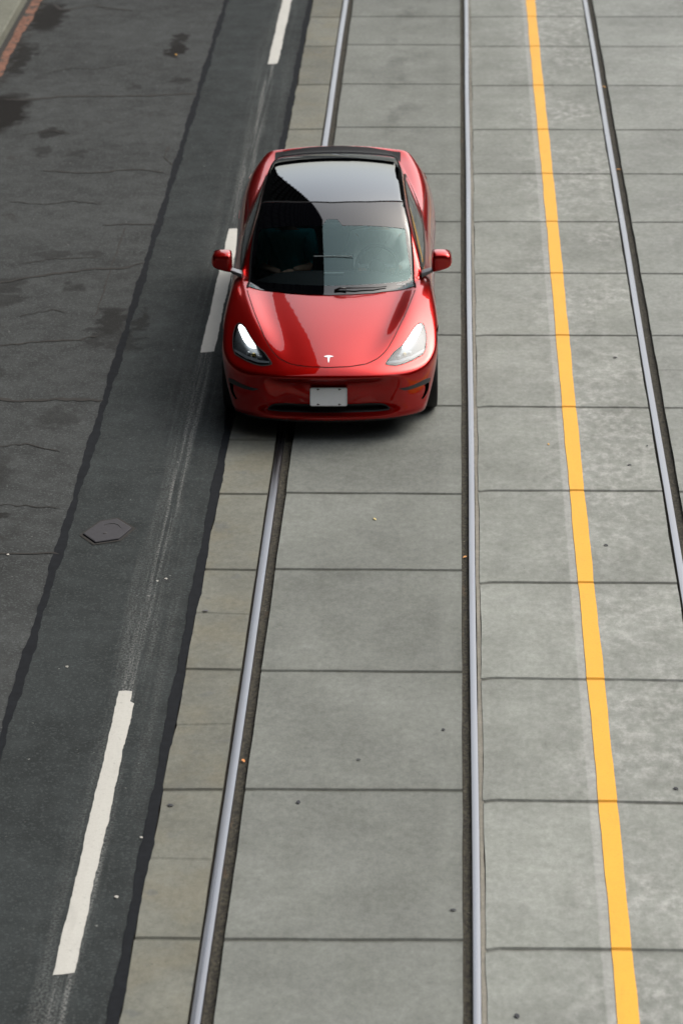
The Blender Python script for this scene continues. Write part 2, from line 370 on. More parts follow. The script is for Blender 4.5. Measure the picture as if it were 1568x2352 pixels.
JR=[5.9,7.6,9.3,11.0,12.69,14.38,16.12,17.83,19.40,21.12,22.92,24.68,26.40,28.0,29.64,31.31,33.15,34.95,36.44]+far
JC=[5.9,7.6,9.3,11.0,12.72,14.45,16.24,17.92,19.60,21.04,22.93,24.67,26.42,27.98,29.62,31.39,33.2,35.02,36.44]+far
JL=[5.9,7.6,9.3,11.0,12.72,14.44,16.22,17.93,19.58,21.01,22.15,24.6,26.4,28.0,29.6,31.3,33.17,34.94,36.4]+far
slab('concrete_edge_strip',-1.822,-1.440,JL,M_left,2,faint=(17.11,18.82,15.35),ampL=.010,ampR=.002)
slab('track_slab',-1.293,.100,JC,M_mid,3,ampL=.003,ampR=.002)
slab('median_slab',.237,1.690,JR,M_dev,4,ampL=.006,ampR=.004,hook=(.25,.022))
slab('opposite_track_slab',1.832,3.25,JR,M_right,5,faint=(23.81,20.2),ampL=.003)
slab('far_lane_slab',3.262,9.0,JR[::2],M_right,6)
# dirty ragged mortar between middle rail and slab
strip('mortar_strip',.207,.236,YA,YB,-.006,concrete_mat('mortar',(.21,.20,.17)),dy=.05,amp0=.002,amp1=.004,kind='structure')
# ------------------------------------------------------------------ rails
M_rail,nt,out=new_mat('rail_steel'); n=N(nt); v=n.pos()
s=n.noise(n.mapp(v,(60,.8,60)),1,3,.6)
n.bsdf(out,Base_Color=n.mix(s,(.215,.225,.245),(.30,.31,.33)),Metallic=1.0,Roughness=n.ramp(s,.3,.7,.26,.42))
M_rust=plain('rail_side',(.045,.040,.035),.75,nscale=18,var=.5)
def rail(label,xh0,xh1,gx0,gx1,lip):
    t=empty('tram_rail',((xh0+xh1)/2,YA,0),0,label,'rail',group='steel tram rails set in the concrete')
    cx=(xh0+xh1)/2; h=(xh1-xh0)/2
    prof=[(-h,-.05),(-h,-.010),(-h*.97,-.003),(-h*.88,.0012),(-h*.4,.0026),(h*.4,.0026),(h*.88,.0012),(h*.97,-.003),(h,-.010),(h,-.05)]
    V=[];Fc=[];Ys=np.arange(YA,YB+.1,.5)
    for y in Ys:
        dx=.0025*math.sin(y*.9+cx)
        V+=[(p[0]+dx,y-YA,p[1]) for p in prof]
    m=len(prof); idx=[]
    for i in range(len(Ys)-1):
        for k in range(m-1): Fc.append((i*m+k,i*m+k+1,(i+1)*m+k+1,(i+1)*m+k)); idx.append(1 if k in(0,m-2) else 0)
    mesh_obj('rail_head',V,Fc,None,t,mats=[M_rail,M_rust],midx=idx,sharp=50)
    # flangeway floor, packed with dirt
    V=[];Fc=[];Ys=np.arange(YA,YB+.1,.06)
    r=np.random.default_rng(int(abs(cx)*1000))
    for y in Ys:
        e=r.normal(0,.0022,4)
        V+=[(gx0-cx,y-YA,-.026+e[0]),(gx0-cx+(gx1-gx0)*.33,y-YA,-.030+e[1]),(gx0-cx+(gx1-gx0)*.66,y-YA,-.027+e[2]),(gx1-cx,y-YA,-.024+e[3])]
    for i in range(len(Ys)-1):
        for k in range(3): Fc.append((i*4+k,i*4+k+1,i*4+k+5,i*4+k+4))
    mesh_obj('flangeway',V,Fc,M_groove,t)
    if lip:
        strip_o=mesh_obj('groove_lip',[(lip[0]-cx,0,-.008),(lip[1]-cx,0,-.005),(lip[1]-cx,YB-YA,-.005),(lip[0]-cx,YB-YA,-.008)],[(0,1,2,3)],M_rust,t)
    return t
M_groove,nt,out=new_mat('flangeway_dirt'); n=N(nt); v=n.pos()
g=n.noise(n.mapp(v,(1.5,1,1)),28,4,.7); col=n.mix(n.ramp(g,.35,.68),(.011,.0105,.008),(.052,.047,.032))
col=n.mix(n.math('MULTIPLY',n.ramp(n.noise(n.mapp(v,loc=(4,4,1)),45,2,.5),.70,.76),.7),col,(.26,.24,.20))
col=n.mix(n.math('MULTIPLY',n.ramp(n.noise(n.mapp(v,(1,.4,1),loc=(9,2,1)),9,3,.6),.62,.70),.18),col,(.12,.065,.03))
n.bsdf(out,Base_Color=col,Roughness=.95,Normal=n.bump(g,.8,.01))
rail('left steel rail of the near track, running under the red car',-1.424,-1.362,-1.362,-1.295,None)
rail('middle steel rail, just to the right of the red car',.156,.205,.103,.156,None)
rail('rightmost steel rail, on the right of the yellow line',1.706,1.762,1.762,1.830,None)
# ------------------------------------------------------------------ painted markings
def paint_mat(name,col,worn,dark):
    m,nt,out=new_mat(name); n=N(nt); v=n.pos()
    a=n.noise(v,2.2,4,.6); b=n.noise(v,55,3,.6)
    c=n.mix(a,tuple(q*.9 for q in col),tuple(min(.9,q*1.08) for q in col))
    c=n.mix(n.math('MULTIPLY',n.ramp(n.noise(v,26,4,.65),.60,.74),worn),c,dark); c=n.mix(n.math('MULTIPLY',n.ramp(n.noise(n.mapp(v,(2.5,.7,1),loc=(1,4,0)),2.2,5,.7,.4),.52,.72),.30),c,tuple(q*.66 for q in col)); c=n.mix(n.math('MULTIPLY',n.ramp(n.noise(v,90,2,.6),.62,.72),.35),c,tuple(q*.5 for q in col))
    c=n.mix(n.math('MULTIPLY',n.ramp(b,.45,.7),.15),c,tuple(q*.7 for q in col))
    at=n.node('ShaderNodeAttribute',attribute_name='dirt'); c=n.mix(n.math('MULTIPLY',at.outputs['Fac'],.38),c,tuple(q*.35 for q in col))
    n.bsdf(out,Base_Color=c,Roughness=.6,Normal=n.bump(n.math('ADD',b,n.noise(v,150,2,.6)),.3,.004)); return m
M_white=paint_mat('white_road_paint',(.47,.47,.435),.55,(.16,.16,.15))
M_yellow=paint_mat('yellow_road_paint',(.78,.385,.014),.22,(.42,.21,.03))
def yl():
    V=[];D=[];Fc=[]; ys=[]
    for j in JR:
        for off,dep in ((-.045,0),(-.022,0.0),(-.009,1),(.009,1),(.022,0.0),(.045,0)): ys.append((j+off,dep))
    y=YA
    while y<YB:
        if min(abs(y-q) for q in JR)>.1: ys.append((y,0))
        y+=.15
    ys.sort(); 
    for y,d in ys:
        for k,xx in enumerate((.963,.984,1.06,1.081)):
            V.append((xx+(wobble(y,2+k,.0035,1.4) if k in(0,3) else 0)+.004*math.sin(y*.5),y,.005-.0112*d)); D.append(d*.9)
    for i in range(len(ys)-1):
        for k in range(3): Fc.append((i*4+k,i*4+k+1,i*4+k+5,i*4+k+4))
    o=mesh_obj('yellow_line',V,Fc,M_yellow,smooth=False); at=o.data.attributes.new('dirt','FLOAT','POINT'); at.data.foreach_set('value',np.array(D,dtype=np.float32))
    props(o,'long yellow painted line on the concrete between the two tracks','road marking')
yl()
def dash(x0,x1,y0,y1,label,seed,notch=True):
    r=random.Random(seed); L=[];Rr=[]; y=y0
    m=int((y1-y0)/.03)
    for i in range(m+1):
        y=y0+(y1-y0)*i/m
        L.append((x0+wobble(y,seed,.004,2)+r.uniform(-.0015,.0015),y)); 
        e=0
        if notch and (y1-y)<.16: e=-.03
        Rr.append((x1+wobble(y,seed+3,.005,2)+r.uniform(-.002,.002)+e,y))
    V=[];Fc=[]
    for (a,b) in zip(L,Rr):
        mx=(a[0]+b[0])/2
        V+=[(a[0],a[1],.0045),(mx,a[1]+.01*math.sin(seed),.0055),(b[0],b[1]+.03*(1 if a[1]==y0 else 0),.0045)]
    for i in range(m):
        for k in range(2): Fc.append((i*3+k,i*3+k+1,i*3+k+4,i*3+k+3))
    o=mesh_obj('lane_dash',V,Fc,M_white,smooth=False); props(o,label,'road marking','white lane dashes on the asphalt')
dash(-2.252,-2.133,14.03,17.58,'white lane dash nearest the camera, in the lower left',1)
dash(-2.232,-2.112,24.18,27.72,'white lane dash beside the red car, behind its left mirror',2,False)
dash(-2.225,-2.104,34.08,37.7,'white lane dash farthest away, beyond the roof of the red car',3,False)
# ------------------------------------------------------------------ kerb side
def walk():
    prof=[(-14,.13),(-5.66,.125),(-5.615,.118),(-5.600,.10),(-5.585,-.06)]
    V=[];Fc=[];Ys=np.arange(YA,YB,.5)
    for y in Ys: V+=[(p[0],y,p[1]) for p in prof]
    m=len(prof)
    for i in range(len(Ys)-1):
        for k in range(m-1): Fc.append((i*m+k,i*m+k+1,(i+1)*m+k+1,(i+1)*m+k))
    o=mesh_obj('pavement',V,Fc,M_walk,sharp=30); o['kind']='structure'
    at=o.data.attributes.new('dirt','FLOAT','POINT')
walk()
M_br,nt,out=new_mat('brick_gutter'); n=N(nt); v=n.pos()
a=n.noise(v,7,4,.7); col=n.mix(n.ramp(a,.3,.7),(.12,.05,.03),(.22,.10,.062)); col=n.mix(n.ramp(n.noise(n.mapp(v,loc=(2,2,2)),5,5,.75),.50,.62),col,(.035,.03,.026))
n.bsdf(out,Base_Color=col,Roughness=.9,Normal=n.bump(a,.6,.02))
strip('brick_gutter',-5.515,-5.395,YA,YB,.009,M_br,amp0=.01,amp1=.02,seed=4,kind='structure',dy=.06)
strip('gutter_bed',-5.60,-5.44,YA,YB,.0,M_crack,kind='structure')
# ------------------------------------------------------------------ cracks in the old asphalt
def crack(pts,w,z=.0085):
    P=[];r=random.Random(int(pts[0][1]*100))
    for (a,b) in zip(pts[:-1],pts[1:]):
        m=max(2,int(math.dist(a,b)/.05))
        for i in range(m): t=i/m; P.append((a[0]+(b[0]-a[0])*t+r.gauss(0,.004),a[1]+(b[1]-a[1])*t+r.gauss(0,.012)))
    P.append(pts[-1]); V=[];Fc=[]
    for i,q in enumerate(P):
        a=P[max(0,i-1)];b=P[min(len(P)-1,i+1)]; d=Vector((b[0]-a[0],b[1]-a[1])).normalized(); nn=Vector((-d.y,d.x)); ww=w*r.uniform(.45,1.3)*.5
        if i in(0,len(P)-1): ww*=.2
        V+=[(q[0]+nn.x*ww,q[1]+nn.y*ww,z),(q[0]-nn.x*ww,q[1]-nn.y*ww,z)]
    for i in range(len(P)-1): Fc.append((2*i,2*i+1,2*i+3,2*i+2))
    return V,Fc
cm=MB()
for pts,w_ in ([(-5.25,32.45),(-5.1,32.47),(-4.766,32.52),(-4.462,32.61),(-4.051,32.64),(-3.565,32.64),(-2.98,32.75)],.055),([(-4.393,29.7),(-4.092,29.62),(-3.887,29.59),(-3.585,29.69),(-3.322,29.74),(-3.062,29.6)],.04),([(-3.53,27.81),(-3.28,27.85),(-2.963,27.85)],.03),([(-5.203,37.05),(-5.052,36.72),(-4.705,37.0),(-4.354,36.78),(-4.132,36.72)],.05),([(-3.284,27.78),(-3.29,26.6),(-3.286,25.67),(-3.288,25.06)],.014),([(-4.6,26.0),(-4.31,26.05),(-4.127,26.15),(-3.914,26.27),(-3.663,26.38),(-3.441,26.46),(-3.162,26.48),(-2.981,26.66)],.045),([(-4.4,24.2),(-4.056,24.31),(-3.838,24.4),(-3.567,24.46),(-3.339,24.5),(-3.181,24.61)],.035),([(-4.4,23.0),(-3.865,23.0),(-3.684,22.96),(-3.497,23.0),(-3.281,23.03),(-2.969,23.0)],.06),([(-3.9,19.84),(-3.406,19.84),(-3.17,19.83),(-2.948,19.82)],.025),([(-3.9,20.7),(-3.5,20.75),(-3.05,20.7)],.012),([(-4.2,26.6),(-3.9,26.75),(-3.45,26.8)],.02),([(-3.0,29.9),(-3.12,30.2),(-3.1,30.6)],.02),([(-4.9,33.6),(-4.6,33.9),(-4.3,33.8),(-3.9,34.1)],.018),([(-4.8,31.0),(-4.5,31.2),(-4.2,31.05)],.022),([(-4.6,28.6),(-4.2,28.5),(-3.9,28.62),(-3.6,28.5)],.018),([(-3.9,21.9),(-3.5,22.0),(-3.2,21.85)],.02),([(-4.0,25.1),(-3.7,25.3),(-3.55,25.2)],.016):
    v_,f_=crack(pts,w_); cm.add(v_,f_)
o=cm.build('crack_seams',M_crack); o['kind']='structure'
# ------------------------------------------------------------------ hexagonal utility cover
M_iron=plain('cover_iron',(.040,.040,.047),.8,nscale=40,var=.25,Metallic=.25)
hexp=[(-2.817,20.19),(-2.707,20.43),(-2.58,20.49),(-2.442,20.31),(-2.525,20.10),(-2.701,20.03)]
cxh=sum(p[0] for p in hexp)/6; cyh=sum(p[1] for p in hexp)/6
t=empty('utility_cover',(cxh,cyh,0),0,'grey hexagonal utility cover set in the asphalt lane','utility cover')
def hexring(s,z): return [((p[0]-cxh)*s,(p[1]-cyh)*s,z) for p in hexp]
mb=MB(); V=hexring(1.13,.0045)+hexring(1.0,.0045); mb.add(V,[(i,(i+1)%6,6+(i+1)%6,6+i) for i in range(6)]); mb.build('surround',M_crack,t)
mb=MB(); V=hexring(.99,-.01)+hexring(.97,.013)+hexring(.93,.016); mb.add(V,[(i,(i+1)%6,6+(i+1)%6,6+i) for i in range(6)]+[(6+i,6+(i+1)%6,12+(i+1)%6,12+i) for i in range(6)]+[tuple(range(12,18))]); mb.build('lid',M_iron,t)
mb=MB(); mb.tube([(.075*math.cos(a)+.02,.09*math.sin(a)+.03,.017) for a in np.linspace(.2,2.4,12)],.0035,6); mb.build('lid_ring',plain('cover_dark',(.04,.04,.042),.7),t)
mb=MB(); mb.lathe([(.016,.001),(.02,.001),(.021,.008),(.0185,.016),(.016,.018)],'z',(-.015,-.06,0),16); mb.build('lid_pin',plain('cover_pin',(.03,.03,.032),.7),t)
# ------------------------------------------------------------------ fallen leaves and crumbs
def leaf(x,y,z,s,col,rz,label,name='fallen_leaf',cat='leaf',el=1.6):
    m=plain(name+'_tone',col,.8,nscale=60,var=.3)
    V=[];Fc=[];m_=9
    for i in range(m_):
        t=i/(m_-1); wd=math.sin(PI*min(1,t*.97+.03))**.8*(1-.35*t)*.5
        yy=(t-.5)*el; zz=.25*math.sin(PI*t)+.05
        V+=[(-wd+.06*math.sin(t*9),yy,zz+.18*wd),(0,yy,zz),(wd*.9+.05*math.sin(t*7+1),yy,zz+.22*wd)]
    for i in range(m_-1):
        for k in range(2): Fc.append((i*3+k,i*3+k+1,i*3+k+4,i*3+k+3))
    V=[(a*s,b*s,c*s*.5+.002) for a,b,c in V]
    o=mesh_obj(name,V,Fc,m); o.location=(x,y,z); o.rotation_euler=(0,0,rz); props(o,label,cat); return o
dk=(.035,.038,.045); og=(.50,.20,.05); pl=(.42,.41,.38)
leaf(-1.335,16.65,-.02,.028,(.62,.25,.08),.3,'orange leaf lying in the groove beside the left rail')
leaf(.105+.02,19.88,-.02,.030,(.50,.24,.08),2.5,'orange leaf in the groove of the middle rail, ahead of the car')
leaf(1.785,33.16,-.02,.035,(.50,.26,.06),.9,'farthest orange leaf in the groove of the rightmost rail')
leaf(1.788,29.86,-.02,.035,(.55,.25,.05),1.4,'orange leaf in the groove of the rightmost rail, beside the far yellow line')
leaf(-3.375,34.50,.006,.035,(.50,.27,.04),.2,'yellow leaf on the dark oil stain of the old asphalt')
leaf(-.574,20.53,.002,.022,(.62,.50,.22),.4,'tiny cream chip on the slab in front of the car bumper','litter_chip','litter',2.2)
leaf(.82,22.08,.002,.020,(.60,.36,.08),.1,'tiny orange chip on the slab left of the yellow line','litter_chip','litter',2.0)
leaf(-.943,16.07,.002,.030,dk,.2,'dark leaf scrap on the middle slab, near the left rail')
leaf(.042,14.79,.002,.026,dk,1.4,'dark leaf scrap on the middle slab, hard by the middle rail')
leaf(1.469,16.3,.002,.028,dk,.6,'dark leaf scrap right of the yellow line, at the lower right edge')
leaf(.402,13.68,.002,.032,dk,.35,'dark leaf scrap at the bottom of the picture, right of the middle rail')
leaf(1.467,24.11,.002,.030,dk,.9,'dark leaf scrap right of the yellow line, level with the car windscreen')
leaf(1.462,21.65,.002,.026,dk,.9,'dark leaf scrap right of the yellow line, just ahead of the car bumper')
leaf(1.198,20.07,.002,.028,dk,.7,'dark leaf scrap close against the right of the yellow line')
leaf(1.63,22.06,.002,.018,dk,.2,'small dark scrap beside the rightmost rail')
leaf(-.025,17.07,.002,.022,dk,.5,'dark scrap on the middle slab beside the middle rail, above the nearest joint pair')
leaf(-.579,16.64,.002,.020,dk,1.2,'small dark scrap at the centre of the middle slab')
leaf(-1.758,16.01,.002,.030,dk,1.2,'dark leaf scrap on the buff strip beside the tar edge')
leaf(-1.764,18.86,.002,.030,(.09,.09,.10),1.4,'greyish scrap on the buff strip at a faint joint')
leaf(-1.979,14.89,.004,.030,pl,.4,'pale blob of gum on the asphalt right of the nearest dash','gum_spot','litter',1.1)
leaf(-1.901,15.59,.009,.022,pl,.9,'small pale gum spot on the tar edge','gum_spot','litter',1.1)
leaf(-2.159,19.36,.004,.024,pl,.2,'left of two pale gum spots on the asphalt lane','gum_spot','litter',1.1)
leaf(-2.099,19.40,.004,.026,pl,.7,'right of two pale gum spots on the asphalt lane','gum_spot','litter',1.1)
leaf(-2.657,17.94,.004,.028,(.30,.29,.26),.3,'brownish gum spot between the tar joint and the nearest dash','gum_spot','litter',1.1)
leaf(-3.34,19.80,.006,.030,pl,1.5,'white paper scrap on the old asphalt at the left edge','paper_scrap','litter',.8)

# ================================================================== car
CARX,CARY,YAW=-.995,22.10,math.radians(1.12)
car=empty('red_sedan',(CARX,CARY,0),YAW,'glossy red four door car with a black glass roof, driving along the tram track','car')
# materials
M_paint,nt,out=new_mat('red_paint'); n=N(nt); v=n.pos()
geo=n.node('ShaderNodeNewGeometry')
fl=n.noise(v,900,1,.5)
p1=n.node('ShaderNodeBsdfPrincipled')
for k,val in dict(Base_Color=n.mix(fl,(.345,.0018,.0009),(.43,.003,.0014)),Metallic=.84,Specular_IOR_Level=0.0,Roughness=.30,Coat_Weight=1.0,Coat_Roughness=.012,Coat_IOR=1.45).items(): n.put(p1.inputs[k.replace('_',' ')],val)
p2=n.node('ShaderNodeBsdfPrincipled'); p2.inputs['Base Color'].default_value=(.012,.012,.012,1); p2.inputs['Roughness'].default_value=.8
mx=n.node('ShaderNodeMixShader'); nt.links.new(geo.outputs['Backfacing'],mx.inputs[0]); nt.links.new(p1.outputs[0],mx.inputs[1]); nt.links.new(p2.outputs[0],mx.inputs[2]); nt.links.new(mx.outputs[0],out.inputs[0])
M_black=plain('black_trim',(.012,.012,.013),.45)
M_gloss=plain('black_gloss',(.006,.006,.007),.08,var=.05)
M_seal=plain('seal_rubber',(.006,.006,.007),.8,Specular_IOR_Level=.08)
M_gap=plain('panel_gap',(.03,.004,.004),.7)
M_under=plain('underbody',(.012,.012,.012),.8)
M_grey=plain('grey_plastic',(.030,.033,.038),.5)
def glass_mat(name,tint,ior,gcol=(.93,.97,1)):
    m,nt,out=new_mat(name); n=N(nt)
    fr=n.node('ShaderNodeFresnel'); fr.inputs[0].default_value=ior
    tr=n.node('ShaderNodeBsdfTransparent'); tr.inputs[0].default_value=(*tint,1)
    gl=n.node('ShaderNodeBsdfGlossy'); gl.inputs['Roughness'].default_value=0.0; gl.inputs[0].default_value=(*gcol,1)
    mx=n.node('ShaderNodeMixShader'); nt.links.new(fr.outputs[0],mx.inputs[0]); nt.links.new(tr.outputs[0],mx.inputs[1]); nt.links.new(gl.outputs[0],mx.inputs[2]); nt.links.new(mx.outputs[0],out.inputs[0])
    return m
M_wind=glass_mat('windscreen_glass',(.86,.97,.96),1.62,(.72,1,1))
M_side=glass_mat('side_glass',(.66,.70,.69),1.7)
M_lens=glass_mat('lamp_lens',(.88,.92,.94),1.6)
M_roofg=glass_mat('roof_glass',(.10,.12,.13),2.25)

def resample(P,step,closed=True,smooth=0):
    P=[np.array(p,float) for p in P]
    if closed: P=P+[P[0]]
    out=[]
    for a,b in zip(P[:-1],P[1:]):
        m=max(1,int(round(np.linalg.norm(b-a)/step)))
        for i in range(m): out.append(a+(b-a)*i/m)
    if not closed: out.append(P[-1])
    out=np.array(out)
    for _ in range(smooth):
        if closed: out=(np.roll(out,1,0)+2*out+np.roll(out,-1,0))/4
        else: out[1:-1]=(out[:-2]+2*out[1:-1]+out[2:])/4
    return out
def inpoly(q,poly):
    x,y=q[:,0],q[:,1]; r=np.zeros(len(q),bool); m=len(poly)
    for i in range(m):
        x1,y1=poly[i]; x2,y2=poly[(i+1)%m]
        if y1==y2: continue
        r^=((y1>y)!=(y2>y))&(x<(x2-x1)*(y-y1)/(y2-y1)+x1)
    return r
def frame(d):
    d=np.array(d,float); d/=np.linalg.norm(d); e1=np.cross([0,0,1.],d) if abs(d[2])<.95 else np.array([1.,0,0])
    e1-=d*(e1@d); e1/=np.linalg.norm(e1); e2=np.cross(d,e1); return d,e1,e2
def project(P,d):
    """drop points onto the body surface along -d"""
    O=P+d*.45; Q=cast(O,-d,0,.95,60,22)
    bad=np.isnan(Q).any(1)
    if bad.any():
        q=P[bad].copy()
        for _ in range(12): q-=F(q)[:,None]*grad(q)
        Q[bad]=q
    return Q
def patch(name,outline,mat,parent,d,off=.002,to=None,step=.025,bstep=.012,smooth=2,holes=(),mats=None,dense=None):
    d,e1,e2=frame(d)
    rings=[resample(outline,bstep,True,smooth)]+[resample(h,bstep,True,smooth) for h in holes]
    B=[np.stack([r@e1,r@e2],1) for r in rings]
    allb=np.concatenate(B); lo=allb.min(0); hi=allb.max(0)
    gx,gy=np.meshgrid(np.arange(lo[0],hi[0],step),np.arange(lo[1],hi[1],step)); g=np.stack([gx.ravel(),gy.ravel()],1)
    keep=inpoly(g,B[0])
    for h in B[1:]: keep&=~inpoly(g,h)
    # not too near the boundary
    for ch in np.array_split(np.arange(len(allb)),max(1,len(allb)//200)):
        dd=np.linalg.norm(g[:,None,:]-allb[None,ch,:],axis=2).min(1); keep&=dd>step*.45
    g=g[keep]
    pts=np.concatenate([allb,g]); edges=[]; b=0
    for r in B: m=len(r); edges+=[(b+i,b+(i+1)%m) for i in range(m)]; b+=m
    res=delaunay_2d_cdt([Vector(p) for p in pts],edges,[],0,1e-7)
    V2=np.array([tuple(v) for v in res[0]]); T=[tuple(f) for f in res[2]]
    cen=np.array([V2[list(f)].mean(0) for f in T]); ok=inpoly(cen,B[0])
    for h in B[1:]: ok&=~inpoly(cen,h)
    T=[f for f,o_ in zip(T,ok) if o_]
    dep=np.mean([r@d for r in rings[0]])
    # depth guess from nearest outline point
    near=np.array([np.argmin(((V2[i]-allb)**2).sum(1)) for i in range(len(V2))]); R3=np.concatenate(rings)
    P=V2[:,:1]*e1+V2[:,1:]*e2+(R3[near]@d)[:,None]*d
    S=project(P,d); Nn=grad(S); Vv=S+Nn*off
    # orient
    T2=[]
    for f in T:
        a,b_,c=Vv[f[0]],Vv[f[1]],Vv[f[2]]
        T2.append(f if np.cross(b_-a,c-a)@Nn[f[0]]>0 else f[::-1])
    verts=list(Vv); nor=list(Nn); faces=T2; nb=len(faces)
    if to is not None:
        from collections import Counter
        ec=Counter()
        for f in T2:
            for i in range(len(f)): ec[tuple(sorted((f[i],f[(i+1)%len(f)])))]+=1
        for f in T2:
            for i in range(len(f)):
                a,b_=f[i],f[(i+1)%len(f)]
                if ec[tuple(sorted((a,b_)))]==1:
                    k=len(verts); side_n=np.cross(Vv[b_]-Vv[a],Nn[a]); side_n/=max(1e-9,np.linalg.norm(side_n))
                    verts+=[Vv[a],Vv[b_],S[b_]+Nn[b_]*to,S[a]+Nn[a]*to]
                    q=(k+1,k,k+3,k+2)
                    if to>off: q=q[::-1]; side_n=-side_n
                    nor+=[side_n]*4; faces=faces+[q]
    o=mesh_obj(name,verts,faces,mat,parent,normals=nor,mats=mats)
    return o
def ribbon(name,path,width,mat,parent,off=.003,step=.02,closed=False,smooth=3,d=None):
    P=resample(path,step,closed,smooth)
    if d is not None: P=project(P,frame(d)[0])
    else:
        for _ in range(8): P=P-F(P)[:,None]*grad(P)
    T=np.gradient(P,axis=0) if not closed else np.roll(P,-1,0)-np.roll(P,1,0)
    Nn=grad(P); L=np.cross(Nn,T); L/=np.linalg.norm(L,axis=1,keepdims=True)
    V=[];No=[]
    for s in (-1,0,1):
        Q=P+L*s*width/2
        for _ in range(4): Q=Q-F(Q)[:,None]*grad(Q)
        V.append(Q+Nn*(off if s==0 else off*.75)); No.append(Nn)
    m=len(P); Vv=np.concatenate(V); Fc=[]
    rngm=m if closed else m-1
    for k in range(2):
        for i in range(rngm):
            j=(i+1)%m; Fc.append((k*m+i,k*m+j,(k+1)*m+j,(k+1)*m+i))
    return mesh_obj(name,Vv,Fc,mat,parent,normals=np.concatenate(No))
def mir(P): return [(-p[0],p[1],p[2]) for p in P]

# ---- outlines on the right-hand half (x>0), measured on the body surface
WS_SIDE=[(.724,1.355,.896),(.702,1.68,1.04),(.674,1.97,1.20),(.645,2.17,1.28),(.630,2.315,1.324)]
WS_BASE=[(0,1.158,.878),(.185,1.176,.877),(.36,1.218,.874),(.46,1.262,.876),(.57,1.300,.876),(.66,1.328,.885)]
WS_TOP=[(.32,2.225,1.357),(0,2.186,1.368)]
half=WS_BASE+WS_SIDE+WS_TOP
WS=half+mir(half[1:-1])[::-1]
fr=[(.035,1.253,.929),(.223,1.276,.927),(.417,1.330,.920),(.60,1.412,.909),(.655,1.445,.914),(.684,1.495,.932),(.684,1.55,.965),(.662,1.67,1.04),(.645,1.81,1.136),(.634,1.95,1.211),(.483,1.932,1.233),(.286,1.910,1.252),(.086,1.893,1.258),(.046,1.968,1.292)]
FRIT=fr+[(-p[0],p[1],p[2]) for p in fr[::-1]]
ROOF_S=[(.628,2.335,1.325),(.607,2.87,1.37),(.593,3.236,1.36),(.565,3.6,1.30),(.53,4.0,1.2),(.515,4.33,1.15)]
rh=[(0,2.200,1.37),(.32,2.240,1.36)]+ROOF_S+[(.25,4.39,1.16),(0,4.40,1.16)]
ROOF=rh+mir(rh[1:-1])[::-1]
hh=[(0,.088,.629),(.17,.105,.630),(.31,.155,.635),(.40,.232,.650),(.452,.305,.672),(.487,.373,.692),(.540,.52,.735),(.578,.655,.773),(.612,.775,.80),(.645,.905,.835),(.675,1.05,.86),(.703,1.19,.88),(.716,1.275,.888),(.69,1.315,.886),(.57,1.288,.876),(.46,1.250,.876),(.36,1.207,.873),(.185,1.166,.876),(0,1.148,.877)]
HOOD=hh+mir(hh[1:-1])[::-1]
HL=[(.468,.184,.623),(.486,.230,.638),(.536,.333,.669),(.603,.427,.692),(.658,.540,.727),(.708,.668,.763),(.742,.738,.776),(.775,.769,.777),(.798,.740,.760),(.813,.651,.722),(.813,.562,.688),(.806,.478,.653),(.782,.405,.626),(.692,.300,.612),(.622,.236,.606),(.555,.190,.606),(.493,.177,.616)]
DRL=[(.614,.438,.694),(.663,.548,.729),(.710,.668,.762),(.744,.732,.774),(.766,.752,.772),(.777,.724,.761),(.762,.655,.742),(.733,.57,.716),(.688,.484,.694),(.647,.446,.688)]
GUIDE=[(.490,.222,.636),(.576,.266,.631),(.682,.350,.637),(.799,.478,.654),(.798,.452,.643),(.690,.326,.624),(.583,.244,.619),(.495,.206,.629)]
BLADE=[(.575,.117,.430),(.653,.148,.434),(.738,.216,.444),(.802,.290,.451),(.841,.355,.438),(.836,.341,.405),(.752,.228,.409),(.681,.165,.407),(.625,.132,.409)]
SLOT=[(.833,.335,.401),(.798,.283,.410),(.798,.279,.355),(.782,.252,.313),(.764,.231,.298),(.777,.243,.285),(.804,.282,.308),(.826,.319,.347)]
gr=[(0,.052,.311),(.20,.060,.311),(.36,.075,.312),(.44,.086,.307),(.478,.085,.294),(.510,.077,.264),(.40,.058,.258),(.19,.033,.260),(0,.026,.260)]
GRILLE=gr+mir(gr[1:-1])[::-1]
SW=[(.8,1.62,.965),(.76,1.83,1.06),(.71,2.10,1.175),(.67,2.40,1.262),(.64,2.8,1.31),(.63,3.1,1.30),(.63,3.4,1.25),(.66,3.62,1.185),(.71,3.80,1.09),(.75,3.72,1.03),(.78,3.3,.985),(.8,2.8,.965),(.81,2.2,.95),(.80,1.80,.945)]
